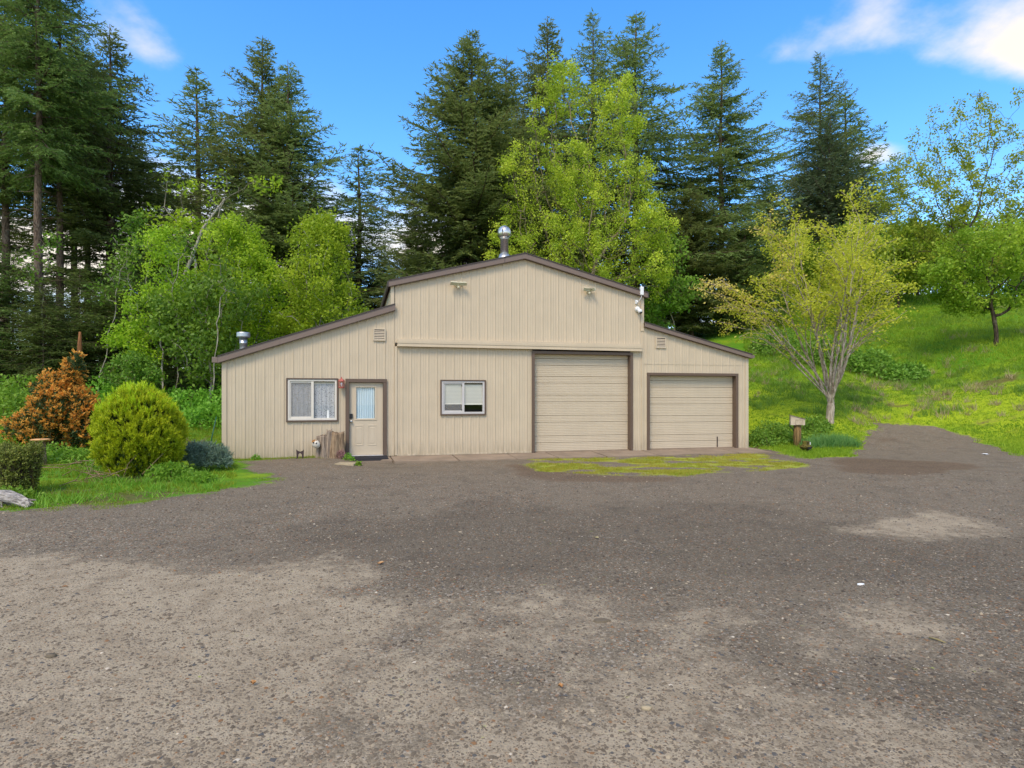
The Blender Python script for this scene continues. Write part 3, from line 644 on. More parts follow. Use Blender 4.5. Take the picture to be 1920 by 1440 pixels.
# --- louvre vents
for (p, q, r_, s_) in ((.17, .50, 3.14, 3.48), (8.71, 9.05, 3.10, 3.45)):
    v = MB()
    v.box(p, q, -.05, -.005, s_-.03, s_, .004); v.box(p, q, -.05, -.005, r_, r_+.03, .004); v.box(p, p+.03, -.05, -.005, r_+.03, s_-.03); v.box(q-.03, q, -.05, -.005, r_+.03, s_-.03)
    v = v.build('louvre_vent', 'tan_door', shop)
    m = MB(); m.box(p+.02, q-.02, -.031, -.028, r_+.02, s_-.02); m.build('vent_shade_sheet', 'interior', v)  # dark sheet paints the shade seen between the slats
    n = 6
    for k in range(n):
        z = r_+.04+(s_-r_-.075)*k/n; m = MB(); m.add([(p+.03, -.047, z), (q-.03, -.047, z), (q-.03, -.033, z+.022), (p+.03, -.033, z+.022), (p+.03, -.047, z-.004), (q-.03, -.047, z-.004)], [(0, 1, 2, 3), (4, 5, 1, 0)]); m.build('slat', 'tan_door', v)
# --- flues
def flue_big(s, n):
    zr = 5.775-abs(s-4.48)*.2526; f = empty('flue', (s, n, zr)); f.parent = shop; f.scale = (.74, .74, .76)
    part('flashing', 'galv', lambda m: m.lathe([(.30, -.16), (.295, .06), (.275, .085), (.275, .10), (.20, .28)], 24), f, True)
    part('pipe', 'steel', lambda m: m.lathe([(.168, .2), (.168, .86), (.18, .865), (.18, .885), (.168, .89), (.168, .9)], 28), f, True)
    part('collar', 'steel', lambda m: m.lathe([(.12, .88), (.17, .9), (.21, .905), (.20, .925), (.12, .93)], 24), f, True)
    def globe(m):                                     # two crossed steel bands round an inner drum
        for rot, (lo, hi) in ((0.35, (-1.15, 1.15)), (1.92, (-1.15, 1.15))):
            n_ = 36; ws = np.linspace(-.17, .17, 8)
            V = []; Fc = []
            for i in range(n_+1):
                th = 2*math.pi*i/n_
                for w in ws:
                    rr = math.sqrt(max((.28 if rot < 1 else .268)**2-w*w, .01)); x, y, z = rr*math.sin(th), w, rr*math.cos(th)
                    V.append((x*math.cos(rot)-y*math.sin(rot), x*math.sin(rot)+y*math.cos(rot), z+1.14))
            for i in range(n_):
                if rot > 1 and not (4 < i < 13 or 22 < i < 32): continue
                for j in range(7): Fc.append((8*i+j, 8*i+j+1, 8*i+9+j, 8*i+8+j))
            m.add(V, Fc)
    part('globe_cap', 'steel', globe, f, True)
    part('inner_drum', 'steel', lambda m: m.lathe([(.14, .92), (.2, 1.02), (.2, 1.26), (.14, 1.34)], 20), f, True)
flue_big(4.04, .62)
def flue_small(s, n):
    zr = 2.64+(s+3.73)*.3363; f = empty('flue', (s, n, zr)); f.parent = shop
    part('flashing', 'galv', lambda m: m.lathe([(.17, -.12), (.165, .04), (.13, .075)], 20), f, True)
    part('pipe', 'galv', lambda m: m.lathe([(.098, 0), (.098, .23), (.103, .235), (.103, .25), (.098, .255), (.098, .4)], 22), f, True)
    part('rain_cap', 'galv', lambda m: m.lathe([(.1, .39), (.165, .4), (.172, .42), (.172, .515), (.165, .53), (.02, .545)], 32), f)
flue_small(-3.24, .55)
# ------------------------------------------------------------------ fixtures on the walls (things of their own)
def onwall(name, label, cat, px, py, n=-.02, group=None):
    s, z = fac(px, py); o = empty(name, bw(s, n, z), TH); return tag(o, label, cat, group)
def floodlight(px, py, label, heads):
    o = onwall('floodlight', label, 'floodlight', px, py, -.03, 'twin floodlights under the gable')
    part('base', 'cream_plastic', lambda m: m.tube([(0, .02, 0), (0, -.05, 0)], [.062, .055], 14), o)
    part('sensor', 'cream_plastic', lambda m: m.tube([(0, -.03, -.03), (0, -.10, -.06), (0, -.13, -.085)], [.03, .04, .028], 12), o, True)
    for a, t, dx in heads:
        h = empty('lamp_head', (dx, -.13, .055)); h.parent = o; h.rotation_euler = (t, 0, a)
        part('housing', 'cream_plastic', lambda m: m.add([(-.12, -.05, -.05), (.12, -.05, -.05), (.12, -.05, .05), (-.12, -.05, .05), (-.09, .03, -.03), (.09, .03, -.03), (.09, .03, .03), (-.09, .03, .03)], [(4, 5, 6, 7), (0, 1, 5, 4), (1, 2, 6, 5), (2, 3, 7, 6), (3, 0, 4, 7), (3, 2, 1, 0)]), h)
        part('lens', 'glass', lambda m: m.box(-.105, .105, -.055, -.051, -.04, .04), h)
        part('arm', 'cream_plastic', lambda m: m.tube([(0, .02, 0), (-dx*.6, .08, -.05)], .016, 8), h)
floodlight(858, 536, 'cream twin-head floodlight on the left side of the gable', [(.18, .75, -.13), (-.18, .75, .12)])
floodlight(1102, 547, 'cream twin-head floodlight on the right side of the gable', [(.1, .6, -.1), (-1.15, .5, .10)])
o = onwall('wireless_antenna', 'white box antenna on a bent arm at the gable corner', 'antenna', 1193, 567, -.03)
part('bracket', 'white_plastic', lambda m: (m.box(-.05, .03, -.03, .03, -.05, .06, .006), m.tube([(-.05, -.02, .05), (0, -.05, 0), (.02, -.06, -.03)], .018, 8)), o)
part('arm', 'alu', lambda m: m.tube([(0, -.05, -.04), (.05, -.10, .05), (.10, -.12, .15), (.10, -.12, .24)], .014, 8), o, True)
part('antenna_body', 'white_plastic', lambda m: m.box(.055, .155, -.16, -.09, .20, .46, .014), o)
part('antenna_tip', 'white_plastic', lambda m: m.box(.08, .11, -.135, -.11, .46, .49, .004), o)
o = onwall('security_camera', 'white dome security camera below the antenna', 'camera', 1194, 580, -.02)
part('mount', 'white_plastic', lambda m: m.tube([(0, .02, 0), (0, -.04, 0), (.01, -.07, -.02)], [.085, .08, .05], 18), o, True)
part('camera_body', 'white_plastic', lambda m: m.tube([(.01, -.06, -.015), (.04, -.12, -.07), (.05, -.14, -.12)], [.05, .068, .06], 16), o, True)
part('lens', 'black', lambda m: m.tube([(.05, -.14, -.12), (.053, -.145, -.135), (.055, -.15, -.15)], [.052, .045, .02], 14), o, True)
o = onwall('wall_lantern', 'faded red wall lantern between window and door', 'lantern', 640.5, 718, -.03)
part('wall_plate', 'lantern', lambda m: m.box(-.045, .045, .0, .03, -.06, .10, .006), o)
part('arm', 'lantern', lambda m: m.tube([(0, .01, .05), (0, -.05, .075), (0, -.085, .06)], .01, 8), o)
part('roof', 'lantern', lambda m: m.lathe([(.086, .035), (.088, .05), (.055, .095), (.02, .11), (.016, .135), (.006, .165)], 6, (0, -.085, 0)), o)
part('base', 'lantern', lambda m: m.lathe([(.05, -.145), (.08, -.135), (.082, -.11), (.03, -.1)], 6, (0, -.085, 0)), o)
for k in range(6):
    aa = 2*math.pi*k/6; part('rib', 'lantern', lambda m: m.tube([(.072*math.cos(aa), -.085+.072*math.sin(aa), -.115), (.076*math.cos(aa), -.085+.076*math.sin(aa), .04)], .007, 5), o)
part('glass_chimney', 'glass', lambda m: m.lathe([(.062, -.11), (.064, .035)], 12, (0, -.085, 0)), o)
part('bulb', 'white_plastic', lambda m: m.lathe([(.012, -.1), (.016, -.06), (.03, -.025), (.02, .005), (.0, .012)], 12, (0, -.085, 0)), o, True)
# ------------------------------------------------------------------ at the foot of the wall
ap = empty('concrete_apron', bw(0, 0, 0), TH); tag(ap, 'strip of weathered concrete slabs along the workshop front', 'walkway'); 
cuts = [-.52, .62, 2.35, 3.95, 5.15, 6.6, 8.25, 9.6, 10.9, 12.1]
for k, (p, q) in enumerate(zip(cuts[:-1], cuts[1:])):
    w = -.62 if k == 0 else -1.02+.03*math.sin(k*2.3); dz = .008*math.sin(k*1.7); sk = .05
    m = MB(); g = .017
    m.add([(p+g+sk, w, -.3), (q-g+sk, w, -.3), (q-g, .1, -.3), (p+g, .1, -.3), (p+g+sk, w, -.105+dz), (q-g+sk, w, -.105-dz), (q-g, .1, -.045), (p+g, .1, -.045)],
          [(3, 2, 1, 0), (4, 5, 6, 7), (0, 1, 5, 4), (1, 2, 6, 5), (2, 3, 7, 6), (3, 0, 4, 7)]); m.build('slab', 'concrete', ap)
mt = empty('doormat', bw(.0, -.1, -.045), TH); tag(mt, 'dark rubber doormat in front of the entrance door', 'doormat')
part('mat_top', 'mat_rubber', lambda m: m.add([(-.47, -.32, -.018), (.56, -.32, -.018), (.53, .02, .03), (-.46, .02, .03), (-.47, -.32, -.05), (.56, -.32, -.05), (.53, .02, -.02), (-.46, .02, -.02)], [(0, 1, 2, 3), (4, 5, 1, 0), (5, 6, 2, 1), (7, 4, 0, 3), (6, 7, 3, 2)]), mt)
part('mat_lower', 'mat_rubber', lambda m: m.add([(-.30, -.50, -.045), (.34, -.50, -.045), (.40, -.32, -.032), (-.32, -.32, -.032), (-.30, -.50, -.07), (.34, -.50, -.07)], [(0, 1, 2, 3), (4, 5, 1, 0)]), mt)
x, y = flat(650, 872)
o = MB(); o.add([(-.26, -.17, 0), (.22, -.19, 0), (.30, .14, 0), (-.20, .17, 0), (-.26, -.17, .055), (.22, -.19, .05), (.30, .14, .055), (-.20, .17, .06)], [(3, 2, 1, 0), (4, 5, 6, 7), (0, 1, 5, 4), (1, 2, 6, 5), (2, 3, 7, 6), (3, 0, 4, 7)])
o = o.build('stepping_stone', 'paver'); o.location = (x, y, gz(x, y)-.012); tag(o, 'single buff concrete paver lying by the entrance step', 'paver')
def stump(name, label, mat, s, n, h, r, seed, lean=0, notch=False):
    c = bw(s, n); o = empty(name, (c.x, c.y, gz(c.x, c.y)-.02), TH); tag(o, label, 'stump')
    rr = random.Random(seed); N = 26; rings = 12; V = []; Fc = []
    fl = [1+.14*math.sin(3*t+seed)+.09*math.sin(5*t+2*seed)+.05*rr.uniform(-1, 1) for t in np.linspace(0, 2*math.pi, N, endpoint=False)]
    for i in range(rings+1):
        t = i/rings; k = r*(1.08-.16*t+.10*(1-t)**3)
        for j in range(N):
            a_ = 2*math.pi*j/N; q = k*(fl[j]+.05*math.sin(3*a_+t*5+seed))
            zt = h*(1+.03*math.sin(a_*2+seed)+(.03*rr.uniform(-1, 1) if i == rings else 0))
            V.append((lean*t*h+q*math.cos(a_), q*math.sin(a_)*.75, zt*t))
    for i in range(rings):
        for j in range(N): Fc.append((i*N+j, i*N+(j+1) % N, (i+1)*N+(j+1) % N, (i+1)*N+j))
    V.append((lean*h, 0, h*.86)); Fc += [(rings*N+j, rings*N+(j+1) % N, len(V)-1) for j in range(N)]
    m = MB(); m.add(V, Fc); m.build('stump_body', mat, o, True)
    return o
stump('wood_stump', 'tall split brown stump standing against the door jamb', 'stumpwood', -.80, -.28, .70, .165, 2, .05)
stump('wood_stump', 'shorter grey weathered stump beside the window corner', 'driftwood', -1.14, -.24, .60, .145, 5, -.02)
stump('wood_stump', 'pale narrow driftwood slab between the two stumps', 'driftwood', -.985, -.30, .76, .075, 8, .0)
# ornament hanging on the grey stump
c = bw(-1.31, -.36, .36); o = empty('ceramic_ornament', c, TH); tag(o, 'small white rounded ceramic ornament hung on the grey stump', 'ornament')
part('bowl', 'ceramic', lambda m: m.tube([(.035, .0, -.11), (.03, -.01, -.09), (.01, -.015, -.03), (-.02, -.02, .03), (-.045, -.02, .075)], [.02, .07, .10, .092, .06], 16), o, True)
for q in ((-.06, -.115, .035), (.01, -.118, .02)): part('dark_opening', 'black', lambda m: m.tube([(q[0], q[1]+.03, q[2]), (q[0], q[1]+.002, q[2])], [.024, .02], 10), o)
for q in ((-.08, -.04, .10), (-.04, -.06, .115), (.0, -.05, .10)): part('crest', 'ornament_orange', lambda m: m.tube([(q[0], q[1], q[2]-.05), (q[0], q[1]-.01, q[2])], [.03, .014], 8), o)
c = bw(-1.72, -.26); o = empty('boot_scraper', (c.x, c.y, gz(c.x, c.y)-.015), TH); tag(o, 'small dark iron ornament with two pointed ears by the wall', 'ornament')
part('body', 'iron', lambda m: m.prism([(-.085, .02), (-.05, .02), (-.045, .11), (-.02, .15), (.02, .15), (.045, .11), (.05, .02), (.085, .02), (.09, .15), (.092, .25), (.06, .215), (.0, .19), (-.06, .215), (-.095, .25), (-.09, .15)], -.035, .03), o)
part('foot', 'iron', lambda m: m.box(-.1, -.045, -.06, .05, 0, .03, .004), o); part('foot', 'iron', lambda m: m.box(.045, .1, -.06, .05, 0, .03, .004), o)
# ------------------------------------------------------------------ plant generators (numpy)
def unit(v): return v/np.maximum(np.linalg.norm(v, axis=-1, keepdims=True), 1e-9)
def leaf_mesh(name, C, D, Nn, Ln, Wd, mat, tint, kite=True):
    """kite leaves: centre-base C, direction D, normal N, length, width (arrays)"""
    S = unit(np.cross(D, Nn)); n = len(C); Ln = np.asarray(Ln).reshape(-1, 1)*np.ones((n, 1)); Wd = np.asarray(Wd).reshape(-1, 1)*np.ones((n, 1))
    up = unit(np.cross(S, D))
    if kite:
        V = np.stack([C, C+D*Ln*.5+S*Wd*.5+up*Ln*.06, C+D*Ln-up*Ln*.05, C+D*Ln*.5-S*Wd*.5+up*Ln*.06], 1).reshape(-1, 3); k = 4
    else:
        V = np.stack([C-S*Wd*.5, C+S*Wd*.5, C+D*Ln], 1).reshape(-1, 3); k = 3
    return np_mesh(name, V, np.arange(n*k).reshape(-1, k), mat, np.repeat(tint, k))
def frustums(A, B, ra, rb, n=5):
    d = unit(B-A); ref = np.where(np.abs(d[:, 2:3]) < .9, np.array([[0, 0, 1.]]), np.array([[1., 0, 0]])); a = unit(np.cross(d, ref)); b = np.cross(d, a)
    th = np.arange(n)*2*np.pi/n; ring = a[:, None]*np.cos(th)[None, :, None]+b[:, None]*np.sin(th)[None, :, None]
    V = np.concatenate([A[:, None]+ring*ra[:, None, None], B[:, None]+ring*rb[:, None, None]], 1).reshape(-1, 3)
    base = (np.arange(len(A))*2*n)[:, None]; k = np.arange(n); k2 = (k+1) % n
    Fc = np.stack([base+k, base+k2, base+n+k2, base+n+k], -1).reshape(-1, 4); return V, Fc
def tube_np(P_, rad, n):
    th = np.arange(n)*2*np.pi/n; V = np.concatenate([p+np.stack([np.cos(th)*q, np.sin(th)*q, 0*th], 1) for p, q in zip(P_, rad)])
    i = np.arange(len(P_)-1)[:, None]*n; k = np.arange(n); k2 = (k+1) % n
    return V, np.stack([i+k, i+k2, i+n+k2, i+n+k], -1).reshape(-1, 4)
def cat(parts):
    Vs, Fs, o = [], [], 0
    for V, Fc in parts: Vs.append(V); Fs.append(Fc+o); o += len(V)
    return np.concatenate(Vs), np.concatenate(Fs)
def rand_dir(r, n, zb=0.): v = r.normal(size=(n, 3)); v[:, 2] += zb; return unit(v)
# --- conifers
def conifer_mesh(seed, H, Rm, cbase, mat, droop=.22, twd=4.2, whorl=.5, nb=5, top_up=.55, low=-.1, rag=.35, dead=0, spl=.21, spw=.085, wind=0., trunk_r=None):
    r = np.random.default_rng(seed); zb = cbase*H
    zs = np.arange(zb, H*.985, whorl); zs = np.repeat(zs, nb)+r.uniform(-.5, .5, len(zs)*nb)*whorl; zs = np.clip(zs, zb*.95, H*.99)
    n = len(zs); t = np.clip((zs-zb)/(H-zb), 0, 1)
    L = Rm*np.minimum(1, (1-t)*1.75)**.9*np.minimum(1, .6+t*3)*(1-rag+2*rag*r.random(n))*(.85+.3*(vnoise(zs, zs*0+seed, .7, seed)))+.12
    az = r.uniform(0, 2*np.pi, n); L *= 1+wind*np.cos(az)
    el = low+(top_up-low)*t**1.2+r.normal(0, .12, n)
    dirx = np.stack([np.cos(az), np.sin(az), np.zeros(n)], 1); side = np.stack([-np.sin(az), np.cos(az), np.zeros(n)], 1); zv = np.array([0, 0, 1.])
    dr = droop*(1-.6*t)*(.6+.8*r.random(n)); upt = .15+.12*r.random(n)
    bend = r.normal(0, .10, n)
    def P(i, s): return (np.array([0, 0, 1.])*zs[i, None] + dirx[i]*(L[i]*s*np.cos(el[i]))[:, None] + side[i]*(L[i]*bend[i]*s*s)[:, None] + zv*(L[i]*(s*np.sin(el[i])-dr[i]*s**1.5+upt[i]*s**3*.8))[:, None])
    # twigs
    nt_ = np.maximum(4, (L*twd).astype(int)); bi = np.repeat(np.arange(n), nt_); k = np.arange(len(bi))-np.repeat(np.cumsum(nt_)-nt_, nt_)
    s = .10+.92*np.minimum(1, (k+r.random(len(bi)))/nt_[bi]); s = np.minimum(s, 1)
    p = P(bi, s); tg = unit(P(bi, np.minimum(s+.03, 1.03))-P(bi, s-.02)); sd = np.where(k % 2 == 0, 1., -1.)
    ang = r.uniform(.65, 1.15, len(bi)); td = unit(tg*np.cos(ang)[:, None]+np.cross(zv, tg)*(np.sin(ang)*sd)[:, None]+zv*r.normal(-.12, .14, len(bi))[:, None])
    tl = np.minimum((.36*L[bi]*(1-s)**.8+.22)*(.6+.7*r.random(len(bi))), 1.5)
    # sprays along twigs
    ns = np.maximum(3, (tl/.075).astype(int)); ti = np.repeat(np.arange(len(bi)), ns); kk = np.arange(len(ti))-np.repeat(np.cumsum(ns)-ns, ns)
    u = (kk+r.random(len(ti)))/ns[ti]
    c = p[ti]+td[ti]*(tl[ti]*u)[:, None]-zv*(tl[ti]*u*u*.22)[:, None]+r.normal(0, .025, (len(ti), 3))
    q = np.where(kk % 2 == 0, 1., -1.); a2 = r.uniform(.3, .9, len(ti))
    D = unit(td[ti]*np.cos(a2)[:, None]+np.cross(zv, td[ti])*(np.sin(a2)*q)[:, None]+zv*r.normal(-.02, .30, len(ti))[:, None])
    Nn = unit(zv+r.normal(0, .55, (len(ti), 3)))
    tint = np.clip(r.random(len(ti))*.55+.45*(u*.5+s[ti]*.5)*r.random(len(ti))+.25*(r.random(n)[bi][ti]-.5), 0, 1)
    crown = leaf_mesh('crown', c, D, Nn, spl*(.6+.8*r.random(len(ti))), spw*(.7+.6*r.random(len(ti))), mat, tint, False)
    # trunk and limbs
    tr = trunk_r or H*.0125; zk = np.linspace(-.4, H, 16); wob = np.stack([.05*np.sin(zk*.5+seed), .05*np.cos(zk*.43+seed), zk], 1); rk = tr*(1-np.clip(zk, 0, H)/H)**.85+.012
    rk[:2] *= 1.15
    parts = []
    rb = .010+.009*L; i = np.arange(n); ss_ = [0, .33, .66, 1.]
    for a_, b_ in zip(ss_[:-1], ss_[1:]): parts.append(frustums(P(i, np.full(n, a_)), P(i, np.full(n, b_)), rb*(1.05-a_*.8), rb*(1.05-b_*.8), 3))
    if dead:
        zd = r.uniform(H*.02, max(zb, H*.12), dead); ad = r.uniform(0, 2*np.pi, dead); ld = r.uniform(.5, 2.6, dead)*Rm/3.5
        a0 = np.stack([0*zd, 0*zd, zd], 1); a1 = a0+np.stack([np.cos(ad)*ld*.5, np.sin(ad)*ld*.5, ld*r.uniform(-.1, .15, dead)], 1); a2_ = a1+np.stack([np.cos(ad+.2)*ld*.5, np.sin(ad+.2)*ld*.5, ld*r.uniform(-.25, .05, dead)], 1)
        parts += [frustums(a0, a1, np.full(dead, .03), np.full(dead, .02), 3), frustums(a1, a2_, np.full(dead, .02), np.full(dead, .006), 3)]
    V, Fc = cat(parts); limbs = np_mesh('branches', V, Fc, 'fir_bark', None, True)
    V, Fc = tube_np(wob, rk, 10); trunk = np_mesh('trunk', V, Fc, 'fir_bark', None, True)
    return trunk, limbs, crown
CON = {}
def con(kind):
    if kind in CON: return CON[kind]
    K = dict(dense=(1, 28, 5.9, .08, 'fir', dict(twd=6.4, whorl=.40, nb=6, spl=.30, spw=.11)), tall=(2, 28, 5.2, .10, 'fir', dict(twd=6.0, whorl=.46, nb=5, rag=.42, spl=.29, spw=.105)),
             open=(3, 28, 5.6, .12, 'fir', dict(twd=4.6, whorl=.56, droop=.30, rag=.5, spl=.30, spw=.105)), slim=(4, 20, 3.2, .06, 'fir', dict(twd=5.6, whorl=.42, rag=.4, spl=.27, spw=.09)),
             pole=(5, 34, 5.2, .45, 'fir_dark', dict(twd=5.2, whorl=.46, dead=90, rag=.45, droop=.3, spl=.30, spw=.105)), hem=(6, 13, 3.1, .05, 'fir_dark', dict(twd=6.2, whorl=.34, nb=6, droop=.34, spl=.19, spw=.075, trunk_r=.09, dead=10)),
             pine=(7, 20, 4.2, .10, 'fir_blue', dict(twd=7., whorl=.42, rag=.25, top_up=.9, low=.15, spl=.30, spw=.09)))[kind]
    CON[kind] = (K[1],)+conifer_mesh(*K[:5], **K[5]); return CON[kind]
def conifer(kind, px, ytop, Y, label, wide=1., rz=None, group=None, name='fir_tree'):
    """a conifer whose tip stands at the height seen in the photograph for its distance"""
    H0, tr, lb_, cr = con(kind); x, y, z = gp(px, Y, -.1); top = CH+(HY-ytop)/F*Y; k = (top-z)/H0
    o = empty(name, (x, y, z), rng.uniform(0, 6.28) if rz is None else rz); o.scale = (k*wide*1.17, k*wide*1.17, k); tag(o, label, 'tree', group)
    link('trunk', tr, o); tag(link('branches', lb_, o), kind='stuff'); link('crown', cr, o); return o
G = 'tall firs behind the workshop'
conifer('pole', 72, -190, 30, 'tall fir with thick bare lower trunk near the left edge', .66, .3, G)
conifer('pole', 112, -130, 34, 'fir with slim bare trunk second from the left edge', .6, 1.7, G)
conifer('pole', 10, -60, 33, 'dark fir cut off by the left edge of view', .75, 2.6, G)
conifer('tall', 206, 45, 38, 'tall broad fir left of the gap of sky at upper left', 1.02, .9, G)
conifer('slim', 370, 130, 50, 'slim pointed fir standing alone between two larger firs', 1.12, 2.0, G)
conifer('tall', 492, 66, 47, 'broad fir with the higher tip of the twin pair at left', .98, 4.2, G)
conifer('tall', 540, 112, 44, 'fir with the lower tip of the twin pair at left', .98, 1.1, G)
conifer('slim', 673, 277, 52, 'small narrow fir in the middle of the sky gap', 1.25, 3.3, G)
conifer('dense', 884, 62, 42, 'large dense fir left of the big maple, behind the ridge', .98, 5.0, G)
conifer('tall', 950, 104, 56, 'fir tip showing between the dense fir and the maple', .9, 2.2, G)
conifer('tall', 1026, 30, 54, 'fir rising directly behind the top of the big maple', .9, .2, G)
conifer('open', 1112, 25, 50, 'open fir just right of the maple top', .75, 3.9, G)
conifer('open', 1192, 20, 46, 'ragged open fir with long drooping limbs right of the maple', .98, 1.4, G)
conifer('tall', 1352, 74, 48, 'tall fir with long side limb below the left end of the cloud', .92, 5.6, G)
conifer('open', 1538, 98, 60, 'thin-tipped fir pointing into the white cloud', .78, 2.9, G)
conifer('slim', 1586, 178, 62, 'short pointed fir just right of the thin-tipped fir', 1.3, .7, G)
conifer('pine', 1556, 214, 54, 'bushy grey-green pine in front of the thin-tipped fir', 1.0, 1.9, G, 'pine_tree')
conifer('dense', 1440, 325, 56, 'low dark fir filling the gap right of the tall fir', .9, 1.2, G)
conifer('dense', 1296, 345, 44, 'dark fir low between the maple and the tall fir', 1.05, 4.4, G)
conifer('hem', 1395, 400, 44, 'small green fir standing above the hill path', 1.2, 2.4, G)
conifer('dense', 780, 395, 48, 'dark fir low at left of the dense fir', .85, 3.0, G)
conifer('dense', 640, 420, 56, 'dark fir low behind the bright alders', .9, 0.4, G)
GB = 'firs in the dark back row of the wood'
for px, yt, Y, kd, lb in [(-60, 120, 42, 'pole', 'back-row fir beyond the leftmost thick trunk'), (140, 60, 44, 'pole', 'back-row fir with dark trunk right of the two pale trunks'), (165, 90, 50, 'pole', 'back-row fir with dark trunk above the snag'), (262, 250, 48, 'pole', 'back-row fir filling below the broad left fir'), (310, 330, 56, 'slim', 'short back-row fir left of the slim pointed fir'), (430, 360, 56, 'slim', 'short back-row fir between slim fir and twin pair'),
                          (90, 540, 58, 'dense', 'low dark fir deep behind the left trunks'), (220, 540, 60, 'dense', 'low dark fir deep behind the yellow shrub'), (560, 470, 60, 'dense', 'low dark fir behind the gap between the bright alders'), (1240, 380, 58, 'dense', 'back-row fir between maple and tall fir'), (1500, 380, 66, 'dense', 'back-row fir left of the grey-green pine'), (1620, 430, 66, 'dense', 'back-row fir right of the grey-green pine'),
                          (1380, 420, 62, 'dense', 'back-row fir behind the small green fir by the path'), (860, 400, 60, 'dense', 'back-row fir low behind the big dense fir'), (990, 380, 62, 'dense', 'back-row fir hidden behind the maple'), (-130, 60, 36, 'tall', 'fir just outside the left edge of view'), (720, 470, 58, 'dense', 'low dark fir between the narrow fir and the dense fir')]:
    conifer(kd, px, yt, Y, lb, .72 if kd == 'pole' else 1.0, None, GB)
GH = 'young hemlocks at the wood edge'
for px, yt, Y, lb in [(25, 470, 29, 'young hemlock at the far left under the thick trunk'), (83, 520, 27.5, 'young hemlock with thin pale stem left of the orange shrub'), (150, 500, 31, 'young hemlock behind the broken snag'), (190, 520, 33, 'young hemlock just right of the broken snag'),
                      (240, 455, 31, 'young hemlock with straight pale stem behind the yellow shrub'), (290, 520, 33, 'young hemlock between pale stem and alders'), (330, 560, 29, 'young hemlock with pale stem left of the workshop'), (-40, 420, 28, 'young hemlock at the very left border of view'), (390, 600, 32, 'young hemlock beside the small flue'),
                      (130, 560, 36, 'young hemlock deep in the wood behind the orange shrub'), (50, 600, 34, 'young hemlock low behind the grassy mound')]:
    conifer('hem', px, yt, Y, lb, 1.15, None, GH, 'hemlock_tree')
# --- broadleaf trees by space colonisation
def colonise(att, start, step, infl, kill, r, up=.0, iters=160):
    nodes = [np.array(p, float) for p in start]; par = [-1]+list(range(len(start)-1)); N = np.array(nodes); A = att.copy(); near = np.full(len(A), 0); nd = np.full(len(A), 1e9)
    def upd(new, off):
        nonlocal near, nd
        d = np.linalg.norm(A[:, None]-new[None], axis=2); j = d.argmin(1); dm = d[np.arange(len(A)), j]; b = dm < nd; nd = np.where(b, dm, nd); near = np.where(b, j+off, near)
    upd(N, 0)
    for it in range(iters):
        act = nd < infl
        if not len(A): break
        if not act.any():
            act = np.zeros(len(A), bool); act[nd.argmin()] = True
        w = unit(A[act]-N[near[act]]); idn = near[act]; un, inv = np.unique(idn, return_inverse=True); acc = np.zeros((len(un), 3)); np.add.at(acc, inv, w)
        new = N[un]+step*unit(unit(acc)+r.normal(0, .22, acc.shape)+np.array([0, 0, up])); off = len(N)
        N = np.concatenate([N, new]); par += list(un); upd(new, off)
        keep = nd > kill; A = A[keep]; near = near[keep]; nd = nd[keep]
        if len(N) > 9000: break
    return N, np.array(par)
def radii(par, tip, p=2.3):
    n = len(par); acc = np.zeros(n); ch = np.zeros(n, int)
    for i in range(n-1, -1, -1):
        if ch[i] == 0: acc[i] = tip**p
        if par[i] >= 0: acc[par[i]] += acc[i]; ch[par[i]] += 1
    return acc**(1/p), ch
def tree_obj(name, label, N, par, rad, ch, base, bark, leafmat, r, nleaf, lsz, spread, thr, group=None, zb=.7, flat_=1., clump=None, cat_='tree'):
    i = np.arange(1, len(N)); A, B = N[par[i]], N[i]; ra = np.minimum(rad[par[i]], rad[i]*1.35); rb = rad[i]
    o = empty(name, base, 0); tag(o, label, cat_, group)
    big = rb > thr*2.2; pp = []
    if big.any(): pp.append(frustums(A[big], B[big], ra[big], rb[big], 8))
    if (~big).any(): pp.append(frustums(A[~big], B[~big], ra[~big], rb[~big], 3))
    for nm, q in zip(('trunk', 'branches') if len(pp) == 2 else ('branches',), pp):
        ob = link(nm, np_mesh(nm, q[0], q[1], bark, None, True), o)
        if nm == 'branches': tag(ob, kind='stuff')
    th = np.where(rad < thr)[0]; th = th[r.random(len(th)) < .7]; spread = spread*.9
    cl = fbm(N[th, 0]*1.+N[th, 2]*.37, N[th, 1]+N[th, 2]*.81, .55, 77, 2)
    cnt = np.maximum(0, r.poisson(nleaf*3.3*np.clip(.25+(cl-.3)*3.0, .04, 2.2)))
    li = np.repeat(th, cnt); n = len(li); off = r.normal(0, spread, (n, 3)); off[:, 2] *= flat_
    C = N[li]+off; D = unit(rand_dir(r, n)+np.array([0, 0, -.25])); Nn = rand_dir(r, n, zb)
    tint = np.clip(.45*r.random(n)+.75*np.repeat(r.random(len(th))**1.3, cnt)-.05, 0, 1)
    link('crown', leaf_mesh('crown', C, D, Nn, lsz*1.12*(.6+.8*r.random(n)), lsz*.72*(.7+.6*r.random(n)), leafmat, tint), o)
    return o
def blobs(Y, base, spec, n, r, depth=1.):
    """attractors in ellipsoids given by photo position and size at distance Y, relative to the tree base"""
    k = Y/F; w = np.array([a[2]*a[3]*(a[4] if len(a) > 4 else 1) for a in spec], float); cnt = (n*w/w.sum()).astype(int); out_ = []
    for a, m in zip(spec, cnt):
        v = unit(r.normal(size=(m, 3)))*(r.random((m, 1))**(1/2.2)); c = np.array(P3(a[0], a[1], Y))-np.array(base)
        out_.append(c+v*np.array([a[2]*k, (a[2]*.8+15)*k*depth, a[3]*k]))
    return np.concatenate(out_)
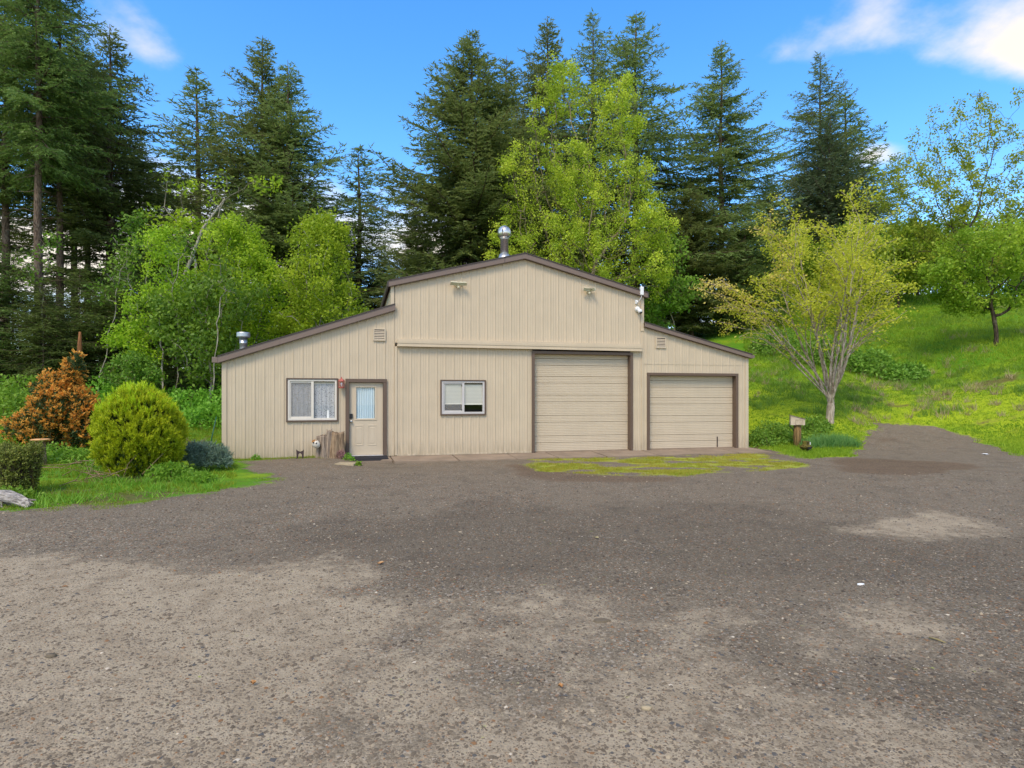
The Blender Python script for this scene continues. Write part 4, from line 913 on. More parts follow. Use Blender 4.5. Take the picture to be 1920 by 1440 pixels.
def broadleaf(name, label, Y, bpx, spec, trunk_h, natt, seed, bark, leafmat, nleaf, lsz, spread, tip=.011, step=.38, thr=.03, group=None, lean=(0, 0), kill=.55, infl=3., flat_=.8, zb=.7, up=.05, dz=-.15):
    r = np.random.default_rng(seed); base = np.array(gp(bpx, Y, dz)); att = blobs(Y, base, spec, natt, r)
    k = int(max(2, trunk_h/step)); st = [np.array([lean[0]*i/k+.05*math.sin(i*1.3+seed), lean[1]*i/k+.05*math.cos(i*1.1), trunk_h*i/k]) for i in range(k+1)]
    N, par = colonise(att, st, step, infl, kill, r, up); rad, ch = radii(par, tip); rad[0] *= 1.25
    return tree_obj(name, label, N, par, rad, ch, base, bark, leafmat, r, nleaf, lsz, spread, thr, group, zb, flat_)
broadleaf('maple_tree', 'big spring-green maple rising behind the workshop roof', 36, 1095, [(1045, 170, 60, 65), (1150, 205, 62, 75), (1000, 320, 70, 85), (1110, 330, 110, 90), (1165, 400, 85, 90), (990, 450, 80, 80), (1090, 470, 130, 90), (1195, 500, 75, 70), (1230, 420, 40, 60, .6), (960, 560, 70, 70)], 5.2, 3000, 11, 'maple_bark', 'maple', 29, .115, .21, .013, .42, .026, kill=.6)
broadleaf('alder_tree', 'bright green alder with rounded top left of the pointed one', 28, 440, [(430, 465, 70, 60), (395, 560, 75, 70), (470, 540, 70, 70), (430, 620, 90, 60)], 3.0, 1000, 12, 'alder_bark', 'alder', 32, .115, .22, .010, .34, .024, 'bright alders beside the workshop', kill=.5)
broadleaf('alder_tree', 'bright green alder with domed top nearest the workshop gable', 27, 606, [(598, 455, 55, 55), (590, 530, 80, 60), (625, 580, 70, 60), (560, 600, 60, 40)], 3.2, 1000, 13, 'alder_bark', 'alder', 32, .115, .22, .010, .34, .024, 'bright alders beside the workshop', kill=.5)
broadleaf('alder_tree', 'sparse leaning alder with bare pale limbs above the bright ones', 33, 375, [(430, 345, 55, 22, .7), (500, 350, 35, 20, .7), (300, 330, 25, 28, .6), (340, 420, 40, 60, .5), (290, 440, 45, 60, .5), (400, 420, 50, 40, .5)], 6.0, 330, 14, 'alder_bark', 'alder', 12, .19, .26, .014, .45, .024, kill=.7)
broadleaf('alder_tree', 'darker green alder filling the wood edge beside the small flue', 25.5, 395, [(380, 560, 60, 60), (330, 600, 50, 45), (390, 660, 70, 60), (300, 560, 40, 30), (440, 560, 60, 50)], 1.8, 700, 15, 'alder_bark', 'understory', 14, .15, .24, .010, .33, .024, kill=.5)
broadleaf('alder_tree', 'mid-green alder between the pale saplings and the rounded bright one', 26.5, 305, [(300, 470, 42, 55), (285, 580, 50, 60), (335, 540, 45, 60), (255, 640, 45, 40)], 2.6, 620, 23, 'alder_bark', 'alder', 24, .115, .22, .009, .34, .024, kill=.5)
broadleaf('dead_sapling_bush', 'loose green bush at the wood edge behind the yellow shrub', 24, 245, [(240, 690, 50, 28), (280, 700, 40, 20), (215, 705, 30, 20)], .4, 260, 16, 'twig', 'understory', 9, .11, .14, .005, .2, .015, kill=.3, infl=1.5)
broadleaf('vine_maple', 'green understory maple behind the right end of the gable', 38, 1265, [(1255, 470, 35, 40), (1285, 540, 45, 35), (1240, 560, 40, 40), (1215, 590, 30, 40)], 2.4, 380, 17, 'maple_bark', 'understory', 12, .19, .25, .010, .4, .024, kill=.6)
broadleaf('hill_maple', 'large airy tree with thin upright tips on the right hillside', 43, 1806, [(1790, 270, 105, 75, .7), (1850, 200, 55, 60, .35), (1740, 360, 100, 60), (1880, 310, 90, 90, .8), (1960, 330, 60, 100, .8), (1810, 410, 150, 70), (1690, 320, 50, 40, .6), (1900, 480, 110, 60), (1720, 470, 80, 60)], 3.6, 1800, 18, 'apple_bark', 'hill_tree', 12, .16, .24, .012, .48, .028, kill=.75, up=.16)
broadleaf('apple_tree', 'old apple tree with dark forked trunk at the right edge', 31, 1868, [(1850, 475, 100, 60), (1780, 520, 55, 55), (1930, 470, 70, 65), (1820, 560, 60, 30, .7), (1990, 500, 60, 70), (1900, 550, 60, 40, .6)], 1.5, 1100, 19, 'apple_bark', 'orchard', 20, .13, .22, .012, .33, .026, kill=.5, lean=(-.1, 0))
ORCH = broadleaf('apple_tree', 'apple tree with leaning dark trunk further up the hillside', 44, 1684, [(1690, 470, 80, 60), (1640, 500, 50, 40), (1720, 520, 40, 25)], 1.2, 560, 20, 'apple_bark', 'orchard', 13, .2, .25, .014, .42, .028, kill=.65)
broadleaf('apple_tree', 'apple tree with straight dark trunk beside the leaning one', 47, 1722, [(1735, 470, 70, 60), (1780, 500, 60, 40)], 1.3, 480, 21, 'apple_bark', 'orchard', 13, .2, .25, .014, .42, .028, kill=.65)
broadleaf('apple_tree', 'tree with a straight grey trunk half hidden by the vase-shaped tree', 40, 1604, [(1600, 480, 80, 65), (1650, 520, 50, 40), (1560, 540, 40, 40)], 2.6, 520, 22, 'alder_bark', 'orchard', 11, .19, .25, .014, .42, .028, kill=.65)
def copy_tree(src, px, Y, k, rz, label, group):
    o = src.copy(); COL.objects.link(o); o.location = gp(px, Y, -.15); o.scale = (k, k, k); o.rotation_euler = (0, 0, rz); tag(o, label, 'tree', group)
    for c in src.children: q = c.copy(); COL.objects.link(q); q.parent = o
for px, Y, k, rz, lb in [(1640, 52, 1.0, 1., 'orchard tree on the crest left of the leaning apple tree'), (1770, 52, 1.1, 2.2, 'orchard tree on the crest right of the straight apple trunk'), (1830, 54, 1.2, 3.6, 'orchard tree on the crest behind the airy tree'), (1900, 52, 1.2, 5., 'orchard tree on the crest behind the right-hand apple tree'), (1960, 50, 1.3, .6, 'orchard tree on the crest at the right edge'), (1700, 56, 1.2, 4.1, 'orchard tree on the crest behind the pair of apple trunks'), (1500, 50, 1.0, 2.9, 'orchard tree on the crest left of the vase-shaped tree')]:
    copy_tree(ORCH, px, Y, k, rz, lb, 'orchard trees along the hill crest')
# --- the vase-shaped multi-stemmed tree in front of the hill
def vase_tree():
    r = np.random.default_rng(5); Y = 23.; base = np.array(gp(1555, Y, -.12)); N = [np.zeros(3)]; par = [-1]; tips = []
    def grow(pi, p, d, L, lev, curve):
        st = .30 if lev < 2 else .22; n = max(2, int(L/st)); i = pi
        for k in range(n):
            d = unit(d+r.normal(0, .055, 3)+np.array([0, 0, curve])*(.10 if lev else .05)+(np.array([d[0], d[1], 0])*.025)); p = p+d*st; N.append(p); par.append(i); i = len(N)-1
            if lev < 3 and k > (2 if lev == 0 else 0) and r.random() < (.50 if lev == 0 else .58 if lev == 1 else .45):
                q = unit(np.cross(d, rand_dir(r, 1)[0])); a = r.uniform(.35, .62); dd = unit(d*math.cos(a)+q*math.sin(a)+np.array([d[0], d[1], 0])*.10)
                grow(i, p, dd, L*(1-k/n*.6)*r.uniform(.38, .62)*(.9 if lev else .8), lev+1, curve-.25)
        tips.append(i)
    i = 0; p = np.zeros(3)
    for k in range(5): p = p+np.array([.015, 0, .2]); N.append(p); par.append(i); i = len(N)-1
    forks = []
    for dx, dy, L in [(-.95, .1, 5.2), (-.62, -.35, 6.4), (-.45, .45, 6.6), (-.22, -.1, 7.4), (-.08, .5, 6.8), (.05, -.45, 6.8), (.20, .1, 7.4), (.33, .5, 6.6), (.42, -.3, 6.4), (.60, .1, 5.8), (-.8, .6, 5.0), (.5, .7, 5.2), (-.3, -.75, 5.2)]:
        j = 5+r.integers(-2, 1); grow(j, N[j], unit(np.array([dx, dy, 1.15+.2*r.random()])), L*.86, 0, .12)
    Na = np.array(N); pa = np.array(par); Na *= np.array([1.16, 1.16, 1.17]); rad, ch = radii(pa, .0102, 2.12); rad[0] *= 1.25
    o = tree_obj('vase_shaped_tree', 'pale multi-stemmed vase-shaped tree with yellow young leaves right of the workshop', Na, pa, rad, ch, base, 'vase_bark', 'vase', r, 0, .1, .1, .015)
    cr = [c for c in o.children if c.name.startswith('crown')][0]; bpy.data.objects.remove(cr)
    th = np.where((rad < .0222) & (Na[:, 2] > 2.5))[0]
    wgt = np.clip((Na[th, 2]-3.0)/2.4, .12, 1.)
    for nm, mat, sel in (('crown', 'vase', Na[th, 0] > -3.3), ('amber_leaves', 'vase_tip', Na[th, 0] <= -2.5)):
        tt = th[sel]; cnt = r.poisson((21. if nm == 'crown' else 15.)*wgt[sel]); li = np.repeat(tt, cnt); n = len(li); off = r.normal(0, .17, (n, 3)); off[:, 2] *= .42
        link(nm, leaf_mesh(nm, Na[li]+off, unit(rand_dir(r, n)*np.array([1, 1, .5])+np.array([0, 0, -.3])), rand_dir(r, n, 1.3), .105*(.6+.8*r.random(n)), .062*(.7+.6*r.random(n)), mat, np.clip(.5*r.random(n)+.5*np.repeat(r.random(len(tt)), cnt), 0, 1)), o)
vase_tree()
# --- pale stems and broken snag at the wood edge
def stem(name, label, pts, Y, rads, mat, cat_='tree', group=None):
    b = P3(pts[0][0], pts[0][1], Y); z = gz(b[0], b[1]); o = empty(name, (b[0], b[1], z-.05)); tag(o, label, cat_, group)
    P = [Vector(P3(p[0], p[1], Y+(p[2] if len(p) > 2 else 0)))-Vector((b[0], b[1], z-.05)) for p in pts]; P[0] = Vector((0, 0, -.1))
    m = MB(); m.tube(P, rads, 9).jitter(.006, len(label)); m.build('trunk', mat, o, True); return o
stem('broken_snag', 'reddish broken snag rising behind the orange shrub', [(147, 735), (148, 690), (150, 650), (150, 622)], 24, [.11, .10, .085, .04], 'snag', 'snag')
GS = 'pale slender stems at the wood edge'
def sapling(label, px, Y, sp2, th_, seed, lean):
    broadleaf('slender_tree', label, Y, px, sp2, th_, 90, seed, 'alder_bark', 'understory', 8, .15, .24, .0095, .35, .02, GS, lean=lean, kill=.55, infl=2.5)
sapling('leaning mossy young tree right of the snag', 178, 27, [(225, 520, 35, 30), (240, 470, 30, 30), (200, 560, 30, 25)], 4.2, 31, (.75, .2))
sapling('pale straight young tree above the yellow shrub', 238, 29, [(240, 470, 35, 35), (250, 420, 25, 35), (225, 520, 35, 25)], 5.4, 32, (.1, .2))
sapling('pale young tree halfway between yellow shrub and workshop', 329, 25.5, [(325, 520, 35, 35), (340, 460, 30, 35)], 4.2, 33, (.12, 0))
sapling('mottled pale young tree just left of the workshop corner', 392, 24.2, [(410, 500, 35, 40), (430, 540, 30, 30)], 3.6, 34, (.35, 0))
sapling('thin white young tree left of the orange shrub', 82, 27.5, [(80, 500, 35, 40), (95, 440, 25, 30)], 4.4, 35, (-.05, 0))
stem('leaning_alder', 'long bare pale limb leaning right above the alders', [(330, 640), (345, 520), (380, 430), (422, 372)], 31, [0.105, 0.093, 0.074, 0.025], 'alder_bark', 'tree', GS)
def scatter(r, n, pxr, yr, pw=1.):
    Y = yr[0]+(yr[1]-yr[0])*r.random(n)**pw; px = r.uniform(pxr[0], pxr[1], n); return (px-960)/F*Y, Y
def inside_shop(X, Y): s = (X-P0.x)*EX.x+(Y-P0.y)*EX.y; q = (X-P0.x)*EY.x+(Y-P0.y)*EY.y; return (s > S0-.05) & (s < S3+.05) & (q > -.05) & (q < DB)
# ------------------------------------------------------------------ shrubs
def shoots(P, D, r, per, ln, wd, spread, mat, name, tint_by=None, kite=False):
    n = len(P); idx_ = np.repeat(np.arange(n), per); m = len(idx_); u = r.random(m)
    C = P[idx_]+D[idx_]*(u*ln*1.6)[:, None]+r.normal(0, .008, (m, 3)); d = unit(D[idx_]*.8+rand_dir(r, m)*spread)
    t = np.clip(.45*u+.35*r.random(m)+.3*np.repeat(r.random(n), per), 0, 1)
    return leaf_mesh(name, C, d, rand_dir(r, m, .5), ln*(.6+.7*r.random(m)), wd*(.7+.6*r.random(m)), mat, t, kite)
def dome_points(r, n, rx, ry, h, lump=.10, under=.25, seed=0, shell=.16):
    v = rand_dir(r, n); v = v[v[:, 2] > -under*2.4]; az = np.arctan2(v[:, 1], v[:, 0])
    k = 1+lump*(fbm(v[:, 0]*3+9, v[:, 1]*3+v[:, 2]*4, 1.2, seed+50)-.5)*3.4
    rad = k*(1-shell*r.random(len(v))**1.6)
    zc = h*.5; p = v*rad[:, None]*np.array([rx, ry, h*.52]); p[:, 2] += zc
    return p[p[:, 2] > .04], v[p[:, 2] > .04]
def yew():
    r = np.random.default_rng(41); b = gp(262, 13.1, -.03); o = empty('golden_shrub', b); o.scale = (.80, .80, .95); tag(o, 'round golden yellow clipped shrub left of the workshop', 'shrub')
    p, v = dome_points(r, 1750, 1.0, .95, 1.88, .13, .40, 1, .13)
    p = np.repeat(p, 5, 0); v = np.repeat(v, 5, 0); p = p+r.normal(0, .035, p.shape); p[:, 2] = np.maximum(p[:, 2], .05)
    D = unit(v*.55+np.array([0, 0, .85])+r.normal(0, .25, v.shape))
    link('shoots', shoots(p, D, r, 12, .070, .019, .6, 'yew', 'shoots'), o)
    tp = (v[:, 2] > .45) & (r.random(len(v)) < .16); link('spiky_tips', shoots(p[tp]+D[tp]*.05, D[tp], r, 14, .085, .016, .45, 'yew', 'spiky_tips'), o)
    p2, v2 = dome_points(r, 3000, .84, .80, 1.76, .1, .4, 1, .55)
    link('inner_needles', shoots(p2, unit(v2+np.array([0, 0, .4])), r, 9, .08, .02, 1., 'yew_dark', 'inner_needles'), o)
    n = 26; az = r.uniform(0, 6.28, n); A = np.stack([.08*np.cos(az), .08*np.sin(az), 0*az-.05], 1); B = np.stack([.55*np.cos(az), .52*np.sin(az), .75+.3*r.random(n)], 1); Mi = A*.5+B*.5-np.array([0, 0, .1]); e = np.ones(n)
    V, Fc = cat([frustums(A, Mi, e*.022, e*.017, 5), frustums(Mi, B, e*.017, e*.008, 4)]); link('stems', np_mesh('stems', V, Fc, 'apple_bark', None, True), o)
yew()
def rust():
    r = np.random.default_rng(42); b = gp(100, 16.4, -.03); o = empty('rust_orange_shrub', b); tag(o, 'large loose shrub with rust-orange young shoots at left', 'shrub')
    k = 16.4/F
    P_, V_ = [], []
    for cx, cz, rx, rz, n in ((-10, 40, 70, 38, 1300), (20, 72, 62, 48, 1400), (-45, 25, 42, 30, 700), (55, 45, 32, 50, 800), (5, 105, 40, 38, 700), (33, 140, 12, 34, 260), (46, 160, 9, 22, 120)):
        v = rand_dir(r, n); p = v*(r.random((n, 1))**.4)*np.array([rx*k, (rx*.8+8)*k, rz*k])+np.array([cx*k, 0, cz*k]); P_.append(p); V_.append(v)
    p = np.concatenate(P_); v = np.concatenate(V_); ok = p[:, 2] > .05; p, v = p[ok], v[ok]
    D = unit(v*.6+np.array([0, 0, .7])+r.normal(0, .3, v.shape))
    hi = (r.random(len(p)) < .32+.30*np.clip(p[:, 2]/1.6, 0, 1)) & (fbm(p[:, 0]+p[:, 2], p[:, 1]+p[:, 2]*.7, 2.2, 5) > .36)
    link('orange_shoots', shoots(p[hi], D[hi], r, 11, .085, .034, .7, 'rust_shrub', 'orange_shoots', None, True), o)
    link('green_leaves', shoots(p-v*.10, D, r, 6, .085, .036, 1.0, 'rust_green', 'green_leaves', None, True), o)
    n = 60; e = np.ones(n); az = r.uniform(0, 6.28, n); A = np.stack([.1*np.cos(az), .1*np.sin(az), 0*az-.05], 1); B = np.stack([.95*np.cos(az)*r.random(n), .8*np.sin(az)*r.random(n), .6+.9*r.random(n)], 1); Mi = (A+B)/2+r.normal(0, .08, (n, 3))
    V, Fc = cat([frustums(A, Mi, e*.02, e*.013, 4), frustums(Mi, B, e*.013, e*.005, 4)]); link('stems', np_mesh('stems', V, Fc, 'twig', None, True), o)
rust()
def juniper():
    r = np.random.default_rng(43); b = gp(366, 14.2, -.02); o = empty('juniper_shrub', b); tag(o, 'low blue-grey juniper between golden shrub and workshop', 'shrub')
    p, v = dome_points(r, 1500, .58, .5, .52, .2, .1, 4, .4); p[:, 0] += .25*p[:, 2]; q, w = dome_points(r, 700, .30, .3, .34, .2, .1, 6, .4); q[:, 0] += .48; q[:, 1] -= .1
    p = np.concatenate([p, q]); v = np.concatenate([v, w]); D = unit(v*np.array([1, 1, .4])+np.array([.1, 0, .25])+r.normal(0, .25, v.shape))
    link('foliage', shoots(p, D, r, 16, .075, .016, .7, 'juniper', 'foliage'), o)
juniper()
def hedge():  # ragged remnant of a clipped shrub
    r = np.random.default_rng(44); b = gp(36, 10.9, -.03); o = empty('twiggy_shrub', b); o.scale = (.86, .86, .98); tag(o, 'dark twiggy clipped shrub stump at the left edge', 'shrub')
    n = 2600; a = r.uniform(0, 6.28, n); rr = np.sqrt(r.random(n)*.75+.25); z = .06+.80*r.random(n); w = .24+.14*np.clip(z/.7, 0, 1)
    p = np.stack([rr*w*np.cos(a), rr*w*np.sin(a), z+.06*np.cos(a*2)], 1); D = unit(p*np.array([1, 1, .2])+np.array([0, 0, .2])+r.normal(0, .25, p.shape))
    sp_ = r.random(n) < .8
    link('leaves', shoots(p[sp_], D[sp_], r, 7, .045, .024, 1., 'twiggy', 'leaves', None, True), o)
    n = 420; a = r.uniform(0, 6.28, n); A = np.stack([.12*np.cos(a), .12*np.sin(a), r.random(n)*.4], 1); Mi = np.stack([.30*np.cos(a+.2), .30*np.sin(a+.2), .3+.35*r.random(n)], 1); B = Mi+r.normal(0, .1, (n, 3))+np.array([0, 0, .1]); e = np.ones(n)
    V, Fc = cat([frustums(A, Mi, e*.008, e*.006, 3), frustums(Mi, B, e*.006, e*.002, 3)]); link('twigs', np_mesh('twigs', V, Fc, 'apple_bark', None, True), o)
    m = MB(); m.tube([(.27, 0, -.05), (.26, -.02, .3), (.25, -.04, .66)], [.06, .05, .03], 7); m.tube([(.32, -.03, -.05), (.315, -.05, .35), (.29, -.05, .6)], [.014, .012, .006], 6); m.build('old_stem', 'mossy', o, True)
hedge()
def leafy(name, label, cat_, specs, mat, seed, lsz, n, group=None, kind=None, stems=True, kite_w=.6):
    """mound of leaves: specs (photo x, distance, radius x, radius y, height)"""
    r = np.random.default_rng(seed); b = np.array(gp(specs[0][0], specs[0][1])); o = empty(name, b); tag(o, label, cat_, group, kind); Cs, Ds = [], []
    tot = sum(s[2]*s[3] for s in specs)
    for px, Y, rx, ry, h in specs:
        m = int(n*rx*ry/tot); x = (px-960)/F*Y; a = r.uniform(0, 6.28, m); q = np.sqrt(r.random(m)); X = x+rx*q*np.cos(a); Yy = Y+ry*q*np.sin(a)
        hz = h*(1-q**2.2*.85)*(.45+1.1*fbm(X, Yy, 1.7, seed, 3)); z = height(X, Yy)+hz*(1-.75*r.random(m)**2)*1.0
        Cs.append(np.stack([X, Yy, z], 1)-b)
    C = np.concatenate(Cs); m = len(C)
    link('foliage', leaf_mesh('foliage', C, unit(rand_dir(r, m)+np.array([0, 0, .1])), rand_dir(r, m, .9), lsz*(.5+r.random(m)), lsz*kite_w*(.6+.8*r.random(m)), mat, np.clip(r.random(m)*.7+.3*fbm(C[:, 0], C[:, 1], 2., seed), 0, 1)), o)
    if stems and m > 1200:
        k = max(12, m//160); ii = r.integers(0, m, k); B = C[ii]; A = B.copy(); A[:, 2] = height(A[:, 0]+b[0], A[:, 1]+b[1])-b[2]-.03; A[:, :2] += r.normal(0, .15, (k, 2)); e = np.ones(k)
        V, Fc = frustums(A, B, e*.010, e*.004, 3); tag(link('stems', np_mesh('stems', V, Fc, 'twig', None, True), o), kind='stuff')
    return o
leafy('weed_clump', 'broad green weeds under the golden shrub, right side', 'weeds', [(330, 12.6, .45, .35, .34), (370, 12.4, .35, .3, .22), (300, 12.5, .3, .3, .25)], 'weed', 61, .085, 1500)
leafy('weed_clump', 'leafy weeds around the foot of the orange shrub', 'weeds', [(150, 14.6, .8, .5, .34), (100, 14.8, .6, .4, .3), (40, 16, .7, .6, .5), (190, 13.8, .4, .35, .25)], 'weed', 62, .08, 2200)
leafy('weed_clump', 'leafy weeds at the base of the twiggy shrub by the log', 'weeds', [(38, 10.2, .26, .2, .2), (60, 10.4, .2, .16, .14), (10, 10.3, .25, .2, .2)], 'weed', 63, .07, 520)
leafy('weed_bank', 'tall weeds on the grassy mound at the far left', 'weeds', [(30, 22, 2., 1.4, .9), (-40, 21, 2., 1.5, 1.), (90, 23, 1.4, 1.2, .9), (60, 24.5, 1.8, 1., 1.1)], 'weed', 64, .13, 5200)
leafy('bramble_thicket', 'bright leafy thicket left of the workshop behind the juniper', 'bush', [(385, 22.5, 1.2, .9, 1.0), (350, 23.5, 1.3, 1., 1.1), (410, 24, 1.2, 1., 1.2), (300, 24.5, 1.2, .9, 1.1), (240, 25, 1.5, 1., 1.2), (190, 24, 1., .8, 1.2)], 'weed', 65, .13, 8200)
leafy('bramble_thicket', 'leafy bramble at the right corner of the workshop', 'bush', [(1425, 20.6, .55, .45, .55), (1455, 20.9, .55, .5, .6), (1480, 21.3, .45, .5, .5), (1440, 21.6, .7, .4, .6), (1520, 21.8, .6, .5, .5), (1535, 22.2, .5, .4, .45)], 'bramble', 66, .085, 4600)
for i, (lb, sp2) in enumerate([('bramble mound at the right end of the row on the slope', [(1690, 30.6, 1.0, .8, .9), (1715, 30.8, .7, .6, .7)]), ('tall bramble mound in the middle of the row on the slope', [(1640, 31.4, 1.2, .9, 1.4), (1605, 31.8, .9, .8, 1.3)]), ('bramble mound behind the stems of the vase-shaped tree', [(1560, 32.6, 1.3, 1., 1.4), (1525, 33.4, 1.2, 1., 1.3)]), ('bramble mound at the left end of the row by the path', [(1460, 36, 1.3, 1., 1.4), (1440, 37, 1.1, 1., 1.3)])]):
    leafy('bramble_mound', lb, 'bush', sp2, 'bramble', 70+i, .15, 2600, 'brambles on the slope')
for i, (lb, sp2) in enumerate([('dense thicket along the hill crest behind the apple trunks', [(1690, 53, 4.5, 1.6, 4.2), (1620, 54, 4.5, 1.6, 4.5), (1760, 53, 4., 1.6, 4.)]), ('dense thicket along the hill crest at the right edge', [(1840, 52, 4., 1.6, 3.8), (1910, 50, 4., 1.6, 3.8), (1980, 48, 4., 1.6, 3.8)]), ('dark thicket where the hill path enters the wood', [(1340, 47, 3.2, 1.4, 3.2), (1410, 49, 3.6, 1.4, 3.6), (1480, 51, 3.6, 1.4, 4.)])]):
    leafy('crest_thicket', lb, 'bush', sp2, 'understory', 80+i, .30, 5200, 'thickets on the hill crest')
def tufts(name, label, n, pxr, yr, hgt, seed, mat):
    r = np.random.default_rng(seed); X, Yy = scatter(r, n, pxr, yr, 1.2); g, pl, ms, dt = masks(X, Yy); ok = (g < .3) & ~inside_shop(X, Yy) & (fbm(X, Yy, .45, seed) > .5); X, Yy = X[ok], Yy[ok]; m = len(X); i = np.repeat(np.arange(m), 26); k = len(i); sc = .5+r.random(m)
    C = np.stack([X[i]+r.normal(0, .09, k)*sc[i], Yy[i]+r.normal(0, .09, k)*sc[i], 0*X[i]], 1); C[:, 2] = height(C[:, 0], C[:, 1])-.02
    o = link(name, leaf_mesh(name, C, unit(np.stack([r.normal(0, .55, k), r.normal(0, .55, k), np.ones(k)], 1)), rand_dir(r, k), hgt*sc[i]*(.5+r.random(k)), .022, mat, np.clip(r.random(k)*.5+r.random(m)[i]*.5, 0, 1), False)); tag(o, label, 'grass', None, 'stuff')
for px, Y, lb, s_ in ((480, 16.0, 'small green weed tuft at the foot of the left wall', .12), (655, 16.15, 'small fern-like weed by the brown stump', .15), (672, 15.4, 'small grass tuft beside the single paver', .09)):
    leafy('weed_tuft', lb, 'weeds', [(px, Y, s_, s_*.8, s_)], 'weed', int(px), .05, 160, 'small weeds along the wall', None, False)
leafy('succulent_clump', 'dusky pink succulent clump between stump and door', 'plant', [(640, 16.28, .16, .09, .2)], 'flower', 91, .04, 260, None, None, False)
def clump_grass():
    r = np.random.default_rng(67); b = np.array(gp(1558, 19.9)); o = empty('ornamental_grass', b); tag(o, 'bluish-green clump of long grass below the vase-shaped tree', 'grass clump'); n = 3000
    X = r.uniform(-.95, .8, n); Yy = r.uniform(-.35, .4, n); z = height(X+b[0], Yy+b[1])-b[2]; ln = (.2+.34*r.random(n))*(1-.5*np.abs(X/.95)**2)
    link('blades', leaf_mesh('blades', np.stack([X, Yy, z], 1), unit(np.stack([r.normal(0, .45, n), r.normal(-.1, .45, n), np.ones(n)], 1)), rand_dir(r, n), ln, .022, 'grass_blue', r.random(n), False), o)
clump_grass()
# ------------------------------------------------------------------ grass (uncountable)
def grass(name, label, mat, X, Yy, ln, wd, r, lean=.5, seed=0):
    n = len(X); z = height(X, Yy)-.01; nb = 3; i = np.repeat(np.arange(n), nb); m = len(i)
    C = np.stack([X[i]+r.normal(0, .03, m), Yy[i]+r.normal(0, .03, m), z[i]], 1); D = unit(np.stack([r.normal(0, lean, m), r.normal(0, lean, m), np.ones(m)], 1))
    t = np.clip(.45*r.random(m)+.75*(fbm(C[:, 0], C[:, 1], .5, 90+seed)-.2)*1.1, 0, 1)
    me = leaf_mesh(name, C, D, rand_dir(r, m), (ln[i] if hasattr(ln, '__len__') else ln)*(.5+r.random(m)), (wd[i] if hasattr(wd, '__len__') else wd), mat, t, False)
    o = link(name, me); tag(o, label, 'grass', None, 'stuff')
r = np.random.default_rng(100)
X, Yy = scatter(r, 60000, (1395, 2050), (17, 52), 1.5); g, pl, ms, dt = masks(X, Yy); ok = (r.random(len(X)) > g*1.5) & ~inside_shop(X, Yy) & (dt < .5)
X, Yy = X[ok], Yy[ok]; hl = height(X, Yy)
mow = np.exp(-((hl-1.2)/1.3)**2)
grass('lawn_grass', 'green grass covering the right lawn and hillside', 'grass', X, Yy, (.05+.09*(1-mow))*(1+.018*(Yy-20)), .010+.0007*Yy, r)
X, Yy = scatter(r, 34000, (-120, 440), (8.4, 30), 1.3); g, pl, ms, dt = masks(X, Yy); ok = (r.random(len(X)) > g*1.4) & ~inside_shop(X, Yy) & (r.random(len(X)) > dt*.85) & (fbm(X, Yy, 1.1, 93) > .40)
grass('yard_grass', 'patchy green grass in the left garden', 'grass', X[ok], Yy[ok], .045+.05*fbm(X[ok], Yy[ok], .6, 94)+.002*Yy[ok], .008+.0006*Yy[ok], r, .6, 3)
X, Yy = scatter(r, 60000, (960, 1560), (13, 19.6)); g, pl, ms, dt = masks(X, Yy); ok = (ms > .42) & (r.random(len(X)) < ms*.9) & (fbm(X, Yy, 3.5, 98) > .42) & (((X-P0.x)*EY.x+(Yy-P0.y)*EY.y) < -1.06)
grass('mossy_grass', 'yellow mossy grass strip in front of the garage doors', 'moss', X[ok], Yy[ok], .03+.05*fbm(X[ok], Yy[ok], 2., 99), .012, r, .8, 5)
grsel = r.random(ok.sum()) < .3*sm(fbm(X[ok], Yy[ok], .8, 96), .48, .6)+.02
grass('fresh_grass', 'fresh green blades among the yellow moss', 'grass', X[ok][grsel], Yy[ok][grsel], .05, .009, r, .6, 6)
s_ = r.uniform(-3.6, -.75, 900); q_ = -r.random(900)**1.6*.35-.03; X = P0.x+EX.x*s_+EY.x*q_; Yy = P0.y+EX.y*s_+EY.y*q_
grass('wall_foot_grass', 'thin grass fringe along the foot of the left wall', 'grass', X, Yy, .04+.03*r.random(900), .009, r, .6, 7)
X, Yy = scatter(r, 700, (10, 330), (9.2, 13)); g, pl, ms, dt = masks(X, Yy); ok = (dt > .3)
grass('dry_straw', 'dry straw and needles on the bare soil at left', 'straw', X[ok], Yy[ok], .06, .008, r, 3., 8)
tufts('hill_tufts', 'taller grass tufts scattered over the hillside', 2600, (1400, 2000), (24, 50), .24, 301, 'bramble')
tufts('dry_stalks', 'dry pale stalks standing in the hillside grass', 420, (1400, 1960), (22, 46), .30, 303, 'straw')
tufts('yard_tufts', 'taller grass tufts in the left garden', 700, (-100, 420), (9.5, 24), .15, 302, 'weed')
X, Yy = scatter(np.random.default_rng(310), 26000, (-60, 560), (8.6, 16.4)); g, pl, ms, dt = masks(X, Yy); ok = (g > .25) & (g < .93) & (fbm(X, Yy, 1.8, 311) > .5+.16*g) & ~inside_shop(X, Yy)
grass('verge_tufts', 'ragged grass and moss creeping onto the gravel at left', 'grass', X[ok], Yy[ok], .04, .011, r, .8, 9)
